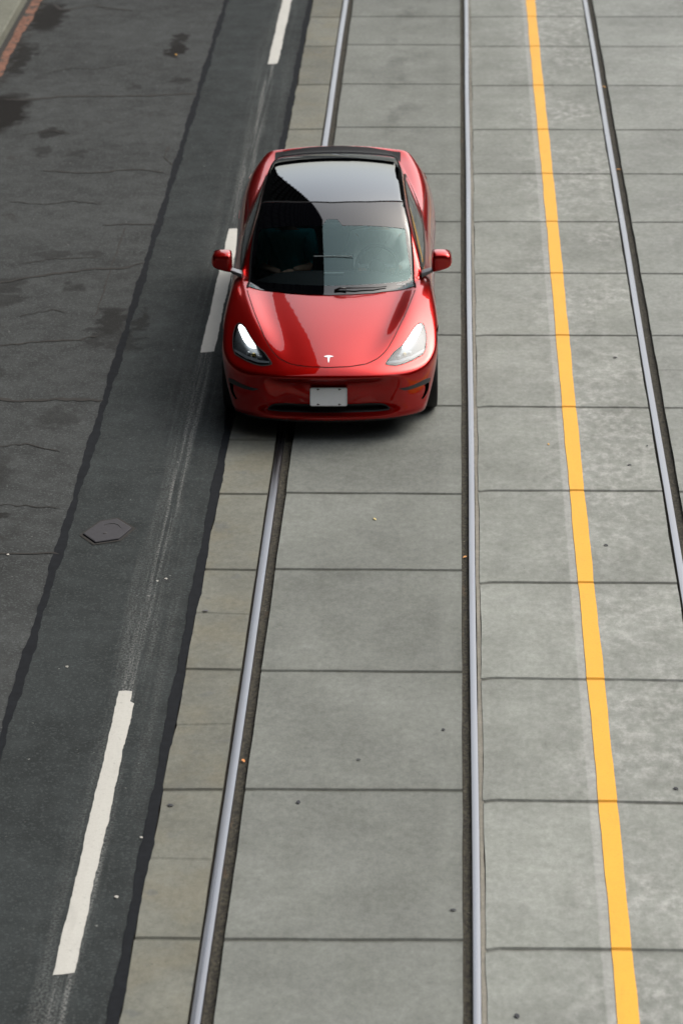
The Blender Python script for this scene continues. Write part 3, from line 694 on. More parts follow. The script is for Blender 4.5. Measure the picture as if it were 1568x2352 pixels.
# ---- body shell
def body():
    nb=150; ph=np.radians(np.linspace(0,180,230)); rows=[]
    y0s,y1s,zs=.80,3.95,.50
    for b in np.linspace(-90,0,nb,endpoint=False)[0:]: rows.append((y0s,math.radians(b)))
    for y in np.arange(y0s,y1s,.02): rows.append((y,0.0))
    for b in np.linspace(0,90,100): rows.append((y1s,math.radians(b)))
    ys=np.array([r[0] for r in rows])[:,None]; be=np.array([r[1] for r in rows])[:,None]
    D=np.stack([np.sin(ph)[None]*np.cos(be),np.sin(be)+0*ph[None],np.cos(ph)[None]*np.cos(be)],-1)
    O=np.stack([0*ys+0*ph[None],ys+0*ph[None],zs+0*ys+0*ph[None]],-1)
    # cast from outside
    S=cast(O+D*1.35,-D,0,1.34,110,24)
    S=np.where(np.isnan(S),O,S)
    nr,nc=S.shape[:2]
    S[:,0,0]=0; S[:,-1,0]=0
    R=S.reshape(-1,3); Lm=R*np.array([-1,1,1])
    V=np.concatenate([R,Lm]); off=len(R)
    i,k=np.meshgrid(np.arange(nr-1),np.arange(nc-1),indexing='ij'); a=(i*nc+k).ravel()
    Q=np.stack([a,a+1,a+nc+1,a+nc],1); Q2=Q[:,::-1]+off
    Fc=np.concatenate([Q,Q2])
    return V,Fc
V,Fc=body(); Nn=grad(V); C_=V[Fc].mean(1); FN=Nn[Fc].mean(1)
keep=np.ones(len(Fc),bool)
def snap(outline,d,tol=.0075):
    global V,Nn,C_,FN
    d,e1,e2=frame(d); r=resample(outline,.003,True,1); B=np.stack([r@e1,r@e2],1); rd=r@d
    q=np.stack([V@e1,V@e2],1); dep=V@d
    c=np.where((q>B.min(0)-.03).all(1)&(q<B.max(0)+.03).all(1)&((Nn@d)>.05)&(dep>rd.min()-.2)&(dep<rd.max()+.2))[0]
    best=np.full(len(c),9.); bi=np.zeros(len(c),int)
    for ch in np.array_split(np.arange(len(B)),max(1,len(B)//60)):
        dd=np.linalg.norm(q[c][:,None]-B[None,ch],axis=2); k=dd.argmin(1); mm=dd[np.arange(len(c)),k]
        up=mm<best; best[up]=mm[up]; bi[up]=ch[k[up]]
    sel=best<tol; c=c[sel]; bi=bi[sel]
    P=B[bi,:1]*e1+B[bi,1:]*e2+(V[c]@d)[:,None]*d
    S=cast(P+d*.2,-d,0,.5,60,22); ok=~np.isnan(S).any(1)
    V[c[ok]]=S[ok]; Nn[c[ok]]=grad(S[ok])
    C_=V[Fc].mean(1); FN=Nn[Fc].mean(1)
def cut(outline,d,shrink=.008):
    d,e1,e2=frame(d); r=resample(outline,.012,True,2); B=np.stack([r@e1,r@e2],1)
    q=np.stack([C_@e1,C_@e2],1); dep=C_@d; rd=r@d
    m=inpoly(q,B)&((FN@d)>.1)&(dep>rd.min()-.25)&(dep<rd.max()+.25)
    idx=np.where(m)[0]
    if len(idx):
        dd=np.full(len(idx),9.)
        for ch in np.array_split(np.arange(len(B)),max(1,len(B)//100)): dd=np.minimum(dd,np.linalg.norm(q[idx][:,None]-B[None,ch],axis=2).min(1))
        keep[idx[dd>shrink]]=False
D_WS=(0,-.42,.9); D_HL=(.42,-.62,.66)
D_FR=(0,-1,.12); D_CN=(.55,-.83,.05)
cut(WS,D_WS,.02)
for s in (1,-1):
    f_=(lambda P:P) if s>0 else mir
    cut(f_(SW),(s,0,.25),.012)
    for o_,d_ in ((HL,(s*D_HL[0],D_HL[1],D_HL[2])),(SLOT,(s*.6,-.8,0))):
        snap(f_(o_),d_); cut(f_(o_),d_,0)
snap(GRILLE,D_FR); cut(GRILLE,D_FR,0); cut(ROOF,(0,.05,1),.006)
# wheel openings
for ay in (.841,3.716):
    rr=np.hypot(C_[:,1]-ay,C_[:,2]-.335); keep&=~((rr<.372)&(np.abs(C_[:,0])>.60)&(C_[:,2]<.72))
Fk=Fc[keep]; used=np.unique(Fk); remap=-np.ones(len(V),int); remap[used]=np.arange(len(used))
a=V[Fk[:,1]]-V[Fk[:,0]]; b=V[Fk[:,3]]-V[Fk[:,0]]; c2=V[Fk[:,2]]-V[Fk[:,0]]
fn=np.cross(c2,V[Fk[:,3]]-V[Fk[:,1]]); flip=(fn*FN[keep]).sum(1)<0
Fk=np.where(flip[:,None],Fk[:,::-1],Fk)
mi=np.where((C_[keep][:,2]<.20)&(FN[keep][:,2]<-.5),1,0)
mesh_obj('body',V[used],remap[Fk],None,car,normals=Nn[used],mats=[M_paint,M_under],midx=mi)
# ---- hood, glass, seams
LOWONLY[0]=True
hood=patch('hood',HOOD,M_paint,car,(0,-.25,.97),off=.0045,to=-.004,step=.025,bstep=.015,smooth=2)
LOWONLY[0]=False
ribbon('hood_gap',[p for p in hh[:13]][::-1]+mir(hh[1:13]),.013,M_gap,car,off=.0008,d=(0,-.25,.97))
ws=patch('windscreen',WS,M_wind,car,D_WS,off=.004,step=.035,bstep=.015,smooth=1)
patch('tint_band',[tuple(p) for p in WS],plain('frit_black',(.0012,.0013,.002),.015,IOR=1.7,var=.02),ws,D_WS,off=.0055,step=.03,bstep=.015,smooth=1,holes=[FRIT])
patch('roof_glass',ROOF,M_roofg,car,(0,.05,1),off=.004,to=-.006,step=.04,bstep=.02,smooth=1)
ribbon('roof_seal',[(.628,2.325,1.33),(.32,2.232,1.36),(0,2.193,1.376),(-.32,2.232,1.36),(-.628,2.325,1.33)],.022,M_seal,car,off=.0075,d=(0,-.2,1))
for s in (1,-1):
    f_=(lambda P:P) if s>0 else mir
    ribbon('glass_seal',f_([(.718,1.33,.89)]+WS_SIDE+ROOF_S[1:]),.020,M_seal,car,off=.0075,d=(s*.25,-.15,.95))
    dS=(s,0,.25)
    sw=patch('side_window',f_(SW),M_side,car,dS,off=.003,step=.05,bstep=.02,smooth=2)
    ribbon('window_seal',f_(SW),.030,M_black,sw,off=.006,closed=True,d=dS,smooth=2)
    ribbon('window_pillar',f_([(.64,2.78,1.305),(.72,2.83,1.14),(.805,2.87,.965)]),.10,M_gloss,sw,off=.005,d=dS)
    # doors
    for pts in ([(.9,1.50,.93),(.9,1.46,.70),(.9,1.50,.42),(.9,1.60,.27),(.9,2.55,.27),(.9,2.74,.45),(.9,2.78,.94),(.9,2.2,.928),(.9,1.8,.92)],[(.9,2.80,.94),(.9,2.76,.45),(.9,2.60,.27),(.9,3.15,.27),(.9,3.32,.45),(.9,3.50,.62),(.9,3.78,.80),(.9,3.86,.975),(.9,3.4,.96)]):
        pp=f_(pts); dr=patch('door',pp,M_paint,car,(s,0,.05),off=.0015,to=-.003,step=.05,bstep=.025,smooth=1)
        ribbon('door_gap',pp,.010,M_gap,dr,off=.0008,closed=True,d=(s,0,.05),smooth=1)
        hy=max(p[1] for p in pts)-.19
        hd=patch('handle',f_([(.9,hy-.1,.775),(.9,hy+.1,.79),(.9,hy+.1,.812),(.9,hy-.1,.797)]),M_paint,dr,(s,0,.1),off=.002,to=.0,step=.03,bstep=.01,smooth=1)
# ---- head lamps
M_house,nt,out=new_mat('lamp_housing'); n=N(nt); n.bsdf(out,Base_Color=n.mix(n.noise(n.pos(),40,3),(.09,.10,.11),(.20,.21,.225)),Metallic=.7,Roughness=.28)
M_lit,nt,out=new_mat('running_light'); n=N(nt); n.bsdf(out,Base_Color=(.9,.9,.9),Emission_Color=(1.0,.99,.97),Emission_Strength=2.2,Roughness=.3)
M_guide=plain('light_guide',(.70,.72,.73),.25,Metallic=.2)
M_amber=plain('amber_reflector',(.45,.33,.08),.25,Metallic=.6)
for s in (1,-1):
    f_=(lambda P:P) if s>0 else mir
    dH=(s*D_HL[0],D_HL[1],D_HL[2])
    hl=patch('headlight',f_(HL),M_house,car,dH,off=-.035,to=.001,step=.025,bstep=.008,smooth=1)
    patch('running_light',f_(DRL),M_lit,hl,dH,off=-.004,to=-.03,step=.02,bstep=.008,smooth=1)
    patch('light_guide',f_(GUIDE),M_guide,hl,dH,off=-.004,to=-.03,step=.02,bstep=.008,smooth=1)
    patch('lens',f_(HL),M_lens,hl,dH,off=.002,step=.03,bstep=.008,smooth=1)
    ribbon('lamp_seal',f_(HL),.009,M_black,hl,off=.0035,closed=True,d=dH,smooth=1,step=.008)
    for (qx,qy,qz,r_,m_) in ((.60,.30,.680,.020,M_guide),(.655,.335,.690,.020,M_amber),(.705,.365,.695,.018,M_guide)):
        c0=project(np.array([[s*qx,qy,qz]]),frame(dH)[0])[0]; nn=grad(c0[None])[0]; c0=c0-nn*.024
        mb=MB(); mb.lathe([(-r_*.5,r_*.05),(-r_*.5,r_),(0,r_*1.02),(.35*r_,r_*.85),(.6*r_,r_*.5),(.68*r_,r_*.05)],'y',(0,0,0),20)
        o=mb.build('projector',m_,hl,smooth=True); o.rotation_mode='QUATERNION'; o.rotation_quaternion=Vector(nn).to_track_quat('Y','Z'); o.location=tuple(c0)
    bl=patch('bumper_blade',f_(BLADE),M_grey,car,(s*D_CN[0],D_CN[1],D_CN[2]),off=.003,to=-.004,step=.02,bstep=.008,smooth=1)
    patch('bumper_vent',f_(SLOT),M_under,car,(s*.6,-.8,0),off=-.06,to=.001,step=.02,bstep=.006,smooth=1)
g_=patch('lower_grille',GRILLE,M_under,car,D_FR,off=-.055,to=.001,step=.03,bstep=.01,smooth=1)
ribbon('grille_edge',GRILLE,.014,M_black,g_,off=.002,closed=True,d=D_FR,smooth=1)
patch('boot_panel',[(-.56,4.24,1.1),(0,4.26,1.1),(.56,4.24,1.1),(.60,4.40,1.1),(.60,4.56,1.1),(.3,4.605,1.1),(0,4.615,1.1),(-.3,4.605,1.1),(-.60,4.56,1.1),(-.60,4.40,1.1)],plain('satin_black',(.006,.006,.007),.5,Specular_IOR_Level=.12),car,(0,.1,1),off=.007,to=-.002,step=.03,bstep=.015,smooth=1)  # black panel laid over the boot deck
for z_ in (.275,.298):
    ribbon('grille_bar',[(-.42,.08,z_),(-.2,.06,z_),(0,.05,z_),(.2,.06,z_),(.42,.08,z_)],.006,M_black,g_,off=-.035,d=D_FR)
# front splitter edge (dark lower lip) and plate
mbp=MB()
PW,PH=.305,.152
pc=np.array([0.0,0.014,.398]); pn=Vector((0,-1,.4)).normalized()
def rrect(w_,h_,r_,m=5):
    out_=[]
    for cx_,cz_,a0 in ((w_/2-r_,h_/2-r_,0),(-w_/2+r_,h_/2-r_,PI/2),(-w_/2+r_,-h_/2+r_,PI),(w_/2-r_,-h_/2+r_,1.5*PI)):
        for i in range(m+1): a_=a0+PI/2*i/m; out_.append((cx_+r_*math.cos(a_),cz_+r_*math.sin(a_)))
    return out_
def plate_poly(w_,h_,r_,y0_,y1_):
    P=rrect(w_,h_,r_); m=len(P); V_=[(a,y0_,b) for a,b in P]+[(a,y1_,b) for a,b in P]
    return V_,[tuple(range(m)),tuple(range(m,2*m))[::-1]]+[(i,i+m,(i+1)%m+m,(i+1)%m) for i in range(m)]
tilt=math.atan2(.4,1)
pl_=empty('licence_plate',tuple(pc)); pl_.parent=car; pl_.rotation_euler=(-tilt,0,0)
M_plate=plain('plate_white',(.92,.94,.94),.45,nscale=12,var=.06)
V_,F_=plate_poly(PW,PH,.014,-.004,.004)
pp_=MB().add(V_,F_).build('plate_panel',M_plate,pl_,sharp=30)
rim=MB(); rim.tube([(a*.985,-.005,b*.97) for a,b in rrect(PW-.006,PH-.006,.012)],.0028,6,closed=True); rim.build('plate_rim',plain('plate_edge',(.72,.72,.72),.35),pl_,smooth=True)
V_,F_=plate_poly(PW+.006,PH-.01,.012,.004,.03); MB().add(V_,F_).build('plate_bracket',M_black,pl_,sharp=30)
for bx,bz in ((-.088,.062),(.088,.062),(-.088,-.062),(.088,-.062)):
    mb=MB(); mb.lathe([(-.0045,.0075),(-.0055,.006),(-.006,.0005)],'y',(bx,0,bz),14); mb.box((bx+.006,-.0045,bz),(.018,.002,.006)); mb.build('plate_bolt',plain('bolt',(.10,.09,.085),.5,Metallic=.5),pl_,smooth=False)
# emblem on the hood nose
EM=[(-.039,.220,.67),(-.030,.230,.67),(-.012,.235,.674),(.012,.235,.674),(.030,.230,.67),(.039,.220,.67),(.030,.213,.67),(.012,.210,.665),(.009,.194,.66),(.003,.144,.648),(-.003,.144,.648),(-.009,.194,.66),(-.012,.210,.665),(-.030,.213,.67)]
M_chrome,nt,out=new_mat('chrome'); n=N(nt); n.bsdf(out,Base_Color=n.mix(n.noise(n.pos(),90,2),(.88,.88,.9),(.96,.96,.97)),Metallic=.35,Roughness=.3)
patch('emblem',EM,M_chrome,car,(0,-.3,.95),off=.007,to=.001,step=.008,bstep=.004,smooth=0)
# wiper
wp=empty('wiper',(0,0,0)); wp.parent=car
def surf(x,y,off):
    q=project(np.array([[x,y,.95]]),frame(D_WS)[0])[0]; return tuple(q+grad(q[None])[0]*off)
mb=MB(); mb.tube([surf(.06,1.195,.022),surf(.20,1.205,.028),surf(.36,1.24,.022),surf(.47,1.285,.018)],[.007,.006,.0055,.004],8); mb.build('wiper_blade',M_black,wp,smooth=True)
mb=MB(); mb.tube([surf(.03,1.175,.014),surf(.08,1.195,.026),surf(.13,1.19,.028)],[.009,.010,.008],10); mb.build('wiper_arm',M_black,wp,smooth=True)
patch('windscreen_tag',[(.564,1.362,.896),(.637,1.394,.891),(.634,1.404,.895),(.561,1.372,.90)],plain('tag_grey',(.45,.47,.47),.5),car,D_WS,off=.0075,step=.01,bstep=.006,smooth=0)
# ---- mirrors
for s in (1,-1):
    mr=empty('door_mirror',(0,0,0)); mr.parent=car
    prof=[(.861,1.03),(.863,.962),(.867,.951),(.88,.948),(.96,.965),(1.018,.987),(1.036,1.002),(1.044,1.04),(1.037,1.078),(1.02,1.106),(.99,1.119),(.93,1.123),(.885,1.122),(.870,1.112),(.864,1.085)]
    cxm=sum(p[0] for p in prof)/len(prof); czm=sum(p[1] for p in prof)/len(prof)
    rings=[];lay=[(1.524,.60),(1.530,.80),(1.546,.93),(1.58,1.0),(1.61,1.01),(1.645,1.0),(1.665,.985)]
    for (yy,sc_) in lay: rings.append([(s*(cxm+(p[0]-cxm)*sc_),yy+.05*(p[0]-.86),czm+(p[1]-czm)*sc_-.03*(1-sc_)) for p in prof])
    m=len(prof); Vm=[q for R_ in rings for q in R_]; Fm=[(i*m+k,i*m+(k+1)%m,(i+1)*m+(k+1)%m,(i+1)*m+k) for i in range(len(lay)-1) for k in range(m)]+[tuple(range(m))]
    o=MB().add(Vm,Fm).build('mirror_cap',M_paint,mr,smooth=True)
    md=o.modifiers.new('s','SUBSURF'); md.levels=2; md.render_levels=2
    R_=[(q[0],q[1]+.002,q[2]) for q in rings[-1]]; R2=[((s*cxm)+(q[0]-s*cxm)*.9,q[1]-.006,czm+(q[2]-czm)*.88) for q in rings[-1]]
    MB().add(R_+R2,[(k,(k+1)%m,m+(k+1)%m,m+k) for k in range(m)]+[tuple(range(m,2*m))]).build('mirror_glass',M_gloss,mr,smooth=False)
    base_=[(s*(p[0]),1.585+.05*(p[0]-.86),p[1]-.004) for p in prof[1:6]]
    mb=MB(); mb.tube([(s*.872,1.60,.957),(s*.93,1.60,.961),(s*1.0,1.605,.984),(s*1.03,1.61,1.004)],[.016,.017,.014,.006],8); mb.build('mirror_base',M_black,mr,smooth=True)
    Va=[(s*.775,1.50,.955),(s*.775,1.60,.955),(s*.875,1.55,.975),(s*.875,1.63,.975),(s*.775,1.50,.915),(s*.775,1.60,.915),(s*.875,1.55,.948),(s*.875,1.63,.948)]
    MB().add(Va,[(0,1,3,2),(4,6,7,5),(0,2,6,4),(1,5,7,3),(2,3,7,6),(0,4,5,1)]).build('mirror_arm',M_grey if False else plain('arm_satin',(.16,.165,.18),.35,Metallic=.4),mr,bevel=.006)
# ---- wheels
M_tyre=plain('tyre_rubber',(.009,.009,.010),.75)
M_rim=plain('rim_grey',(.10,.10,.105),.35,Metallic=.8)
def wheel(x,y):
    wl=empty('wheel',(x,y,.334)); wl.parent=car
    sgn=1 if x>0 else -1
    pr=[(-.1,.235),(-.112,.25),(-.1175,.285),(-.115,.315),(-.10,.329),(-.06,.334),(.06,.334),(.10,.329),(.115,.315),(.1175,.285),(.112,.25),(.1,.235)]
    mb=MB(); mb.lathe(pr,'x',(0,0,0),56,close=True); mb.build('tyre',M_tyre,wl,smooth=True,sharp=60)
    mb=MB(); mb.lathe([(sgn*-.09,.234),(sgn*.09,.238),(sgn*.10,.232),(sgn*.085,.215),(sgn*.06,.20),(sgn*.05,.10),(sgn*.065,.06),(sgn*.07,.001)],'x',(0,0,0),40)
    for k in range(5):
        a_=2*PI*k/5; rot=Matrix.Rotation(a_,3,'X'); mb.box(tuple(rot@Vector((sgn*.075,0,.13))),(.025,.06,.18),rot)
    mb.build('rim',M_rim,wl,smooth=False)
for x in (.79,-.79):
    for y in (.841,3.716): wheel(x,y)
# tail lamps
M_tail=plain('tail_red',(.30,.01,.01),.12)
for s in (1,-1):
    f_=(lambda P:P) if s>0 else mir
    patch('tail_light',f_([(.45,4.66,.90),(.70,4.55,.93),(.80,4.42,.95),(.84,4.34,.93),(.82,4.42,.86),(.70,4.56,.83),(.48,4.66,.84)]),M_tail,car,(s*.45,.85,.1),off=.004,to=-.004,step=.03,bstep=.012,smooth=1)
# ---- cabin
M_dash=plain('dash_black',(.050,.052,.055),.7)
M_seat=plain('seat_black',(.040,.040,.042),.6)
cab_=MB()
prof=[(1.24,.78),(1.28,.865),(1.36,.915),(1.48,.965),(1.53,.975),(1.56,.93),(1.55,.82),(1.50,.62)]
Vd=[];Fd=[]
xs_=np.linspace(-.66,.66,15)
for xx in xs_:
    q=1-(abs(xx)/.69)**4*.12
    for (yy,zz_) in prof: Vd.append((xx,yy+.13*(xx/.69)**2*(1.55-yy)/.31,zz_*q+.0))
m=len(prof)
for i in range(len(xs_)-1):
    for k in range(m-1): Fd.append((i*m+k,i*m+k+1,(i+1)*m+k+1,(i+1)*m+k))
mesh_obj('dashboard',Vd,Fd,M_dash,car)
mb=MB(); mb.box((0,2.4,.24),(1.5,2.6,.02)); mb.box((0,1.9,.42),(.24,1.3,.34)); mb.box((.76,2.6,.60),(.05,2.0,.60)); mb.box((-.76,2.6,.60),(.05,2.0,.60)); mb.box((0,3.3,.62),(1.36,.16,.75)); mb.box((0,3.0,.42),(1.36,.55,.2))
mb.build('cabin_tub',M_seat,car,bevel=.015)
mb=MB(); mb.box((.015,1.575,1.005),(.355,.012,.20),Matrix.Rotation(math.radians(-16),3,'X')); scr=mb.build('touch_screen',M_gloss,car,bevel=.004)
mb=MB(); mb.box((.015,1.548,1.099),(.335,.006,.004)); mb.build('screen_glint',plain('glint_grey',(.22,.24,.24),.2,Metallic=.3),scr)  # glint along the screen's top edge, put in as a pale strip
mb=MB(); mb.box((.02,1.47,.972),(.17,.03,.006)); mb.build('dash_strip',plain('pale_strip',(.70,.74,.72),.5),car)  # pale strip on top of the dash
st=empty('steering_wheel',(.39,1.70,.955)); st.parent=car; st.rotation_euler=(math.radians(66),0,0)
mb=MB(); mb.tube([(.178*math.cos(a),.178*math.sin(a),0) for a in np.linspace(0,2*PI,48,endpoint=False)],.0155,12,closed=True); mb.build('rim_grip',plain('grip',(.022,.022,.024),.5),st,smooth=True)
mb=MB(); mb.lathe([(-.03,.001),(-.03,.065),(.0,.072),(.02,.06),(.026,.001)],'z',(0,-.01,0),28); mb.build('hub',M_dash,st,smooth=True)
for a_ in (0,PI,1.5*PI):
    rot=Matrix.Rotation(a_,3,'Z'); mb=MB(); mb.box(tuple(rot@Vector((.12,0,-.005))),(.11,.03,.012),rot); mb.build('spoke',plain('spoke_satin',(.30,.31,.32),.35,Metallic=.5),st,bevel=.004)
for x in (.37,-.37):
    se=empty('seat',(x,2.3,.3)); se.parent=car
    def pad(nm,c,d,rx,parent,b=.05): 
        mb=MB(); mb.box((0,0,0),d); o=mb.build(nm,M_seat,parent,bevel=b); o.location=c; o.rotation_euler=(rx,0,0); return o
    pad('cushion',(0,-.08,.13),(.50,.52,.16),math.radians(6),se); pad('backrest',(0,.27,.48),(.50,.16,.66),math.radians(-20),se,.06); pad('headrest',(0,.40,.88),(.28,.10,.17),math.radians(-14),se,.04)
# interior mirror
mb=MB(); mb.box((0,1.93,1.245),(.20,.03,.055)); mb.build('rear_view_mirror',M_black,car,bevel=.012)
# ================================================================== occupants
def skin_mesh(verts,edges,radii,levels=2,root=0):
    me=bpy.data.meshes.new('tmp'); me.from_pydata([tuple(v) for v in verts],edges,[]); o=bpy.data.objects.new('tmp',me); COL.objects.link(o)
    o.modifiers.new('k','SKIN')
    sv=me.skin_vertices[0].data
    for i,r_ in enumerate(radii): sv[i].radius=(r_,r_) if not isinstance(r_,tuple) else r_; sv[i].use_root=(i==root)
    md=o.modifiers.new('s','SUBSURF'); md.levels=levels; md.render_levels=levels
    dg=bpy.context.evaluated_depsgraph_get(); dg.update(); ev=o.evaluated_get(dg); m2=bpy.data.meshes.new_from_object(ev)
    V=[tuple(v.co) for v in m2.vertices]; F_=[tuple(p.vertices) for p in m2.polygons]
    bpy.data.objects.remove(o); bpy.data.meshes.remove(me); bpy.data.meshes.remove(m2); return V,F_
M_skin=plain('skin_tone',(.42,.26,.19),.55,nscale=12,var=.08)
def person(x0,label,shirtcol,arms,haircol):
    c,s_=math.cos(YAW),math.sin(YAW)
    def Wp(p): return p
    pr=empty('person',(CARX,CARY,0),YAW,label,'person')
    P=lambda *q:(x0+q[0],q[1],q[2])
    # skeleton: pelvis, spine, chest, neck, head, thighs, calves
    v=[P(0,2.26,.52),P(0,2.29,.66),P(0,2.34,.82),P(0,2.40,.97),P(0,2.43,1.075),P(0,2.425,1.12),P(0,2.41,1.17),P(0,2.40,1.225),P(0,2.405,1.28)]
    e=[(i,i+1) for i in range(8)]; r_=[(.15,.11),(.145,.10),(.155,.105),(.15,.095),(.055,.055),(.052,.055),(.066,.08),(.076,.095),(.055,.07)]
    for sg in (-1,1):
        b=len(v); v+=[P(sg*.10,2.12,.53),P(sg*.13,1.78,.60),P(sg*.13,1.66,.32),P(sg*.13,1.48,.27)]; e+=[(0,b),(b,b+1),(b+1,b+2),(b+2,b+3)]; r_+=[.085,.062,.05,.04]
        b=len(v); el,wr=arms[0 if sg<0 else 1]
        v+=[P(sg*.19,2.40,1.00),P(*el),P(*wr)]; e+=[(3,b),(b,b+1),(b+1,b+2)]; r_+=[.058,.042,.029]
    V,F_=skin_mesh(v,e,r_)
    B=MB().add(V,F_)
    # nose, ears
    for sg in (-1,1): B.tube([P(sg*.072,2.415,1.235),P(sg*.086,2.43,1.225),P(sg*.082,2.43,1.19)],[.012,.014,.008],8)
    B.tube([P(0,2.318,1.235),P(0,2.296,1.205),P(0,2.315,1.195)],[.009,.014,.010],8)
    # hands: palm plus five fingers closed towards a grip
    for k,sg in ((0,-1),(1,1)):
        el,wr=[Vector(P(*q)) for q in arms[k]]; d=(wr-el).normalized(); side_=Vector((1,0,0)); side_=(side_-d*side_.dot(d)).normalized(); dn=d.cross(side_).normalized()
        if dn.z>0: dn=-dn
        pv=[wr,wr+d*.045,wr+d*.085]; pe=[(0,1),(1,2)]; prr=[(.026,.018),(.036,.016),(.037,.014)]
        Vh,Fh=skin_mesh(pv,pe,prr,1); B.add(Vh,Fh)
        for j,ln in enumerate((.070,.078,.073,.058)):
            o_=side_*((j-1.5)*.019*(-sg)); b0=wr+d*.075+o_
            ch=[b0,b0+d*ln*.45+dn*.008,b0+d*ln*.62+dn*ln*.42,b0+d*ln*.40+dn*ln*.72]
            Vh,Fh=skin_mesh(ch,[(0,1),(1,2),(2,3)],[.0095,.009,.0082,.007],1); B.add(Vh,Fh)
        tb=wr+d*.03-side_*(sg*.03); ch=[tb,tb+d*.03-side_*(sg*.022)+dn*.012,tb+d*.058-side_*(sg*.012)+dn*.03]
        Vh,Fh=skin_mesh(ch,[(0,1),(1,2)],[.012,.0105,.0085],1); B.add(Vh,Fh)
    B.build('body',M_skin,pr,smooth=True)
    # shirt over torso and upper arms/sleeves
    v=[P(0,2.27,.56),P(0,2.295,.70),P(0,2.34,.84),P(0,2.395,.98),P(0,2.42,1.045)]; e=[(i,i+1) for i in range(4)]; r_=[(.17,.13),(.165,.118),(.18,.122),(.19,.115),(.085,.08)]
    for k,sg in ((0,-1),(1,1)):
        el,wr=arms[k]; b=len(v); wrm=tuple(el[i]+(wr[i]-el[i])*.9 for i in range(3)) if shirtcol[1] else tuple(el[i]+(wr[i]-el[i])*.15 for i in range(3))
        v+=[P(sg*.195,2.40,1.005),P(*el),P(*wrm)]; e+=[(3,b),(b,b+1),(b+1,b+2)]; r_+=[.082,.060,.044]
    V,F_=skin_mesh(v,e,r_); sm,nt,out=new_mat('shirt_cloth'); n=N(nt); vv=n.pos(); fo=n.noise(n.mapp(vv,(14,5,9)),1.4,4,.6,1.2)
    n.bsdf(out,Base_Color=n.mix(fo,tuple(q*.8 for q in shirtcol[0]),shirtcol[0]),Roughness=.85,Normal=n.bump(fo,.5,.02))
    mesh_obj('shirt',V,F_,sm,pr)
    # trousers
    v=[P(0,2.26,.50)];e=[];r_=[(.165,.12)]
    for sg in (-1,1):
        b=len(v); v+=[P(sg*.10,2.12,.535),P(sg*.13,1.78,.605),P(sg*.13,1.66,.33)]; e+=[(0,b),(b,b+1),(b+1,b+2)]; r_+=[.098,.075,.062]
    V,F_=skin_mesh(v,e,r_); mesh_obj('trousers',V,F_,plain('trouser_cloth',(.03,.035,.05),.85),pr)
    V,F_=skin_mesh([P(0,2.46,1.19),P(0,2.45,1.26),P(0,2.405,1.312),P(0,2.345,1.290)],[(0,1),(1,2),(2,3)],[(.07,.05),(.082,.06),(.078,.045),(.06,.02)]); mesh_obj('hair',V,F_,plain('hair_'+str(haircol[0]),haircol,.6,nscale=80,var=.4),pr)
    return pr
p1_=person(.40,'driver in a pale shirt holding the steering wheel behind the windscreen',((.62,.64,.62),True),(((-.25,2.10,.82),(-.168,1.80,.90)),((.25,2.10,.82),(.172,1.80,.90))),(.03,.02,.015))
p2_=person(-.41,'passenger in a teal top with folded hands behind the dark side of the windscreen',((.08,.62,.66),False),(((-.23,2.16,.80),(-.05,1.98,.80)),((.23,2.16,.80),(.06,1.96,.83))),(.05,.03,.02))
# seat belt across the driver
mb=MB(); pts=[(.56,2.42,1.06),(.50,2.325,1.03),(.44,2.265,.95),(.36,2.215,.84),(.27,2.19,.70)]
Vb=[];Fb=[]
for q in pts: Vb+=[(q[0]-.017,q[1],q[2]-.017),(q[0]+.017,q[1],q[2]+.017)]
for i in range(len(pts)-1): Fb.append((2*i,2*i+1,2*i+3,2*i+2))
mesh_obj('seat_belt',Vb,Fb,M_black,car)

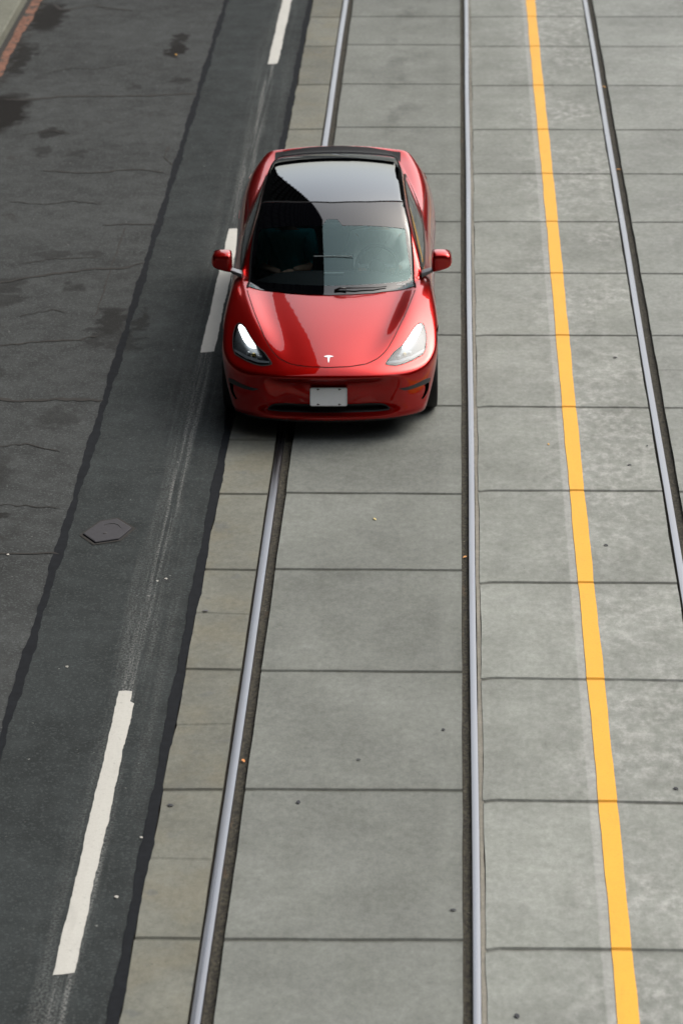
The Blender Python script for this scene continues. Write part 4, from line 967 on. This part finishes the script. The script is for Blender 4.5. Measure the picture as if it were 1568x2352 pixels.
# ================================================================== the street around (seen in the paint and glass, and shading the road)
M_tw,nt,out=new_mat('tower_glass'); n=N(nt); v=n.pos(); x=n.xyz(v)
gv=n.noise(n.mapp(v,(.5,.5,.28)),1,2,.5)
n.bsdf(out,Base_Color=n.mix(gv,(.004,.005,.0055),(.011,.012,.013)),Roughness=.9,Specular_IOR_Level=.0)
M_slab=plain('tower_concrete',(.0035,.0035,.004),.9,nscale=1.5,var=.2,Specular_IOR_Level=.0)
def tower(name,label,x0,x1,y0,y1,h,fl,proj=.7,fins=3.0,mat=None,mslab=None):
    t=empty(name,((x0+x1)/2,(y0+y1)/2,.1),0,label,'building'); cx,cy=(x0+x1)/2,(y0+y1)/2
    mb=MB(); mb.box((0,0,h/2),(x1-x0,y1-y0,h)); mb.build('wall',mat or M_tw,t)
    mb=MB(); k=1
    while k*fl<h-.5: mb.box((0,0,k*fl),(x1-x0+2*proj,y1-y0+2*proj,.55)); k+=1
    mb.build('floor_bands',mslab or M_slab,t)
    mb=MB()
    yy=y0+fins/2
    while yy<y1: 
        for sx in (-1,1): mb.box((sx*((x1-x0)/2+proj*.35),yy-cy,h/2),(proj*.7,.22,h))
        yy+=fins
    xx=x0+fins/2
    while xx<x1:
        for sy in (-1,1): mb.box((xx-cx,sy*((y1-y0)/2+proj*.35),h/2),(.22,proj*.7,h))
        xx+=fins
    mb.build('fins',mslab or M_slab,t)
    mb=MB(); mb.box((0,0,h+.5),(x1-x0+2*proj,y1-y0+2*proj,1.0)); mb.box((0,0,h+2.2),((x1-x0)*.5,(y1-y0)*.5,2.4)); mb.build('roof',mslab or M_slab,t)
    return t
tower('dark_tower','very tall dark tower with banded floors, mirrored in the windscreen and hood',-40,-9.5,14,78,106,3.6,.16)
M_b2=plain('brick_facade',(.10,.075,.06),.85,nscale=.8,var=.25); M_b3=plain('stone_facade',(.16,.155,.145),.85,nscale=.8,var=.2)
tower('stone_block','grey stone block across the street from the dark tower, mirrored in the right doors',26,50,6,44,14,4.0,.4,4,M_b3,M_b3)
tower('brick_block','brown brick block on the right, far down the street behind the car',17,45,52,120,19,4.0,.4,4,M_b2,M_b2)
tower('far_block','low dark block closing the street far behind the car',-45,8,215,240,17,4.2,.5,5)
tower('slim_block','slim dark block on the right at the far end of the street',16,40,135,200,30,3.8,.5,4)
tower('shade_block','unseen dark block added behind the footbridge to shade the car front and near road',-34,34,-36,-5.5,78,4.0,.4,4)  # added block out of view, shuts off sky light from the front
# footbridge the picture is taken from
M_brg=plain('bridge_concrete',(.16,.16,.155),.85,nscale=1.2,var=.2)
fb=empty('footbridge',(0,-2.2,0),0,'grey footbridge spanning the street in front of the car, mirrored in the bumper','bridge')
mb=MB(); mb.box((0,0,7.1),(44,4.0,.7)); mb.build('deck',M_brg,fb,bevel=.05)
mb=MB(); mb.box((0,1.9,7.85),(44,.15,.8)); mb.build('parapet',M_brg,fb,bevel=.02)
mb=MB(); mb.box((0,-1.9,8.0),(44,.15,1.1)); mb.build('parapet',M_brg,fb,bevel=.02)
for x in (-8.5,14):
    mb=MB(); mb.box((x,0,3.37),(1.0,2.6,6.75)); mb.build('pier',M_brg,fb,bevel=.08)
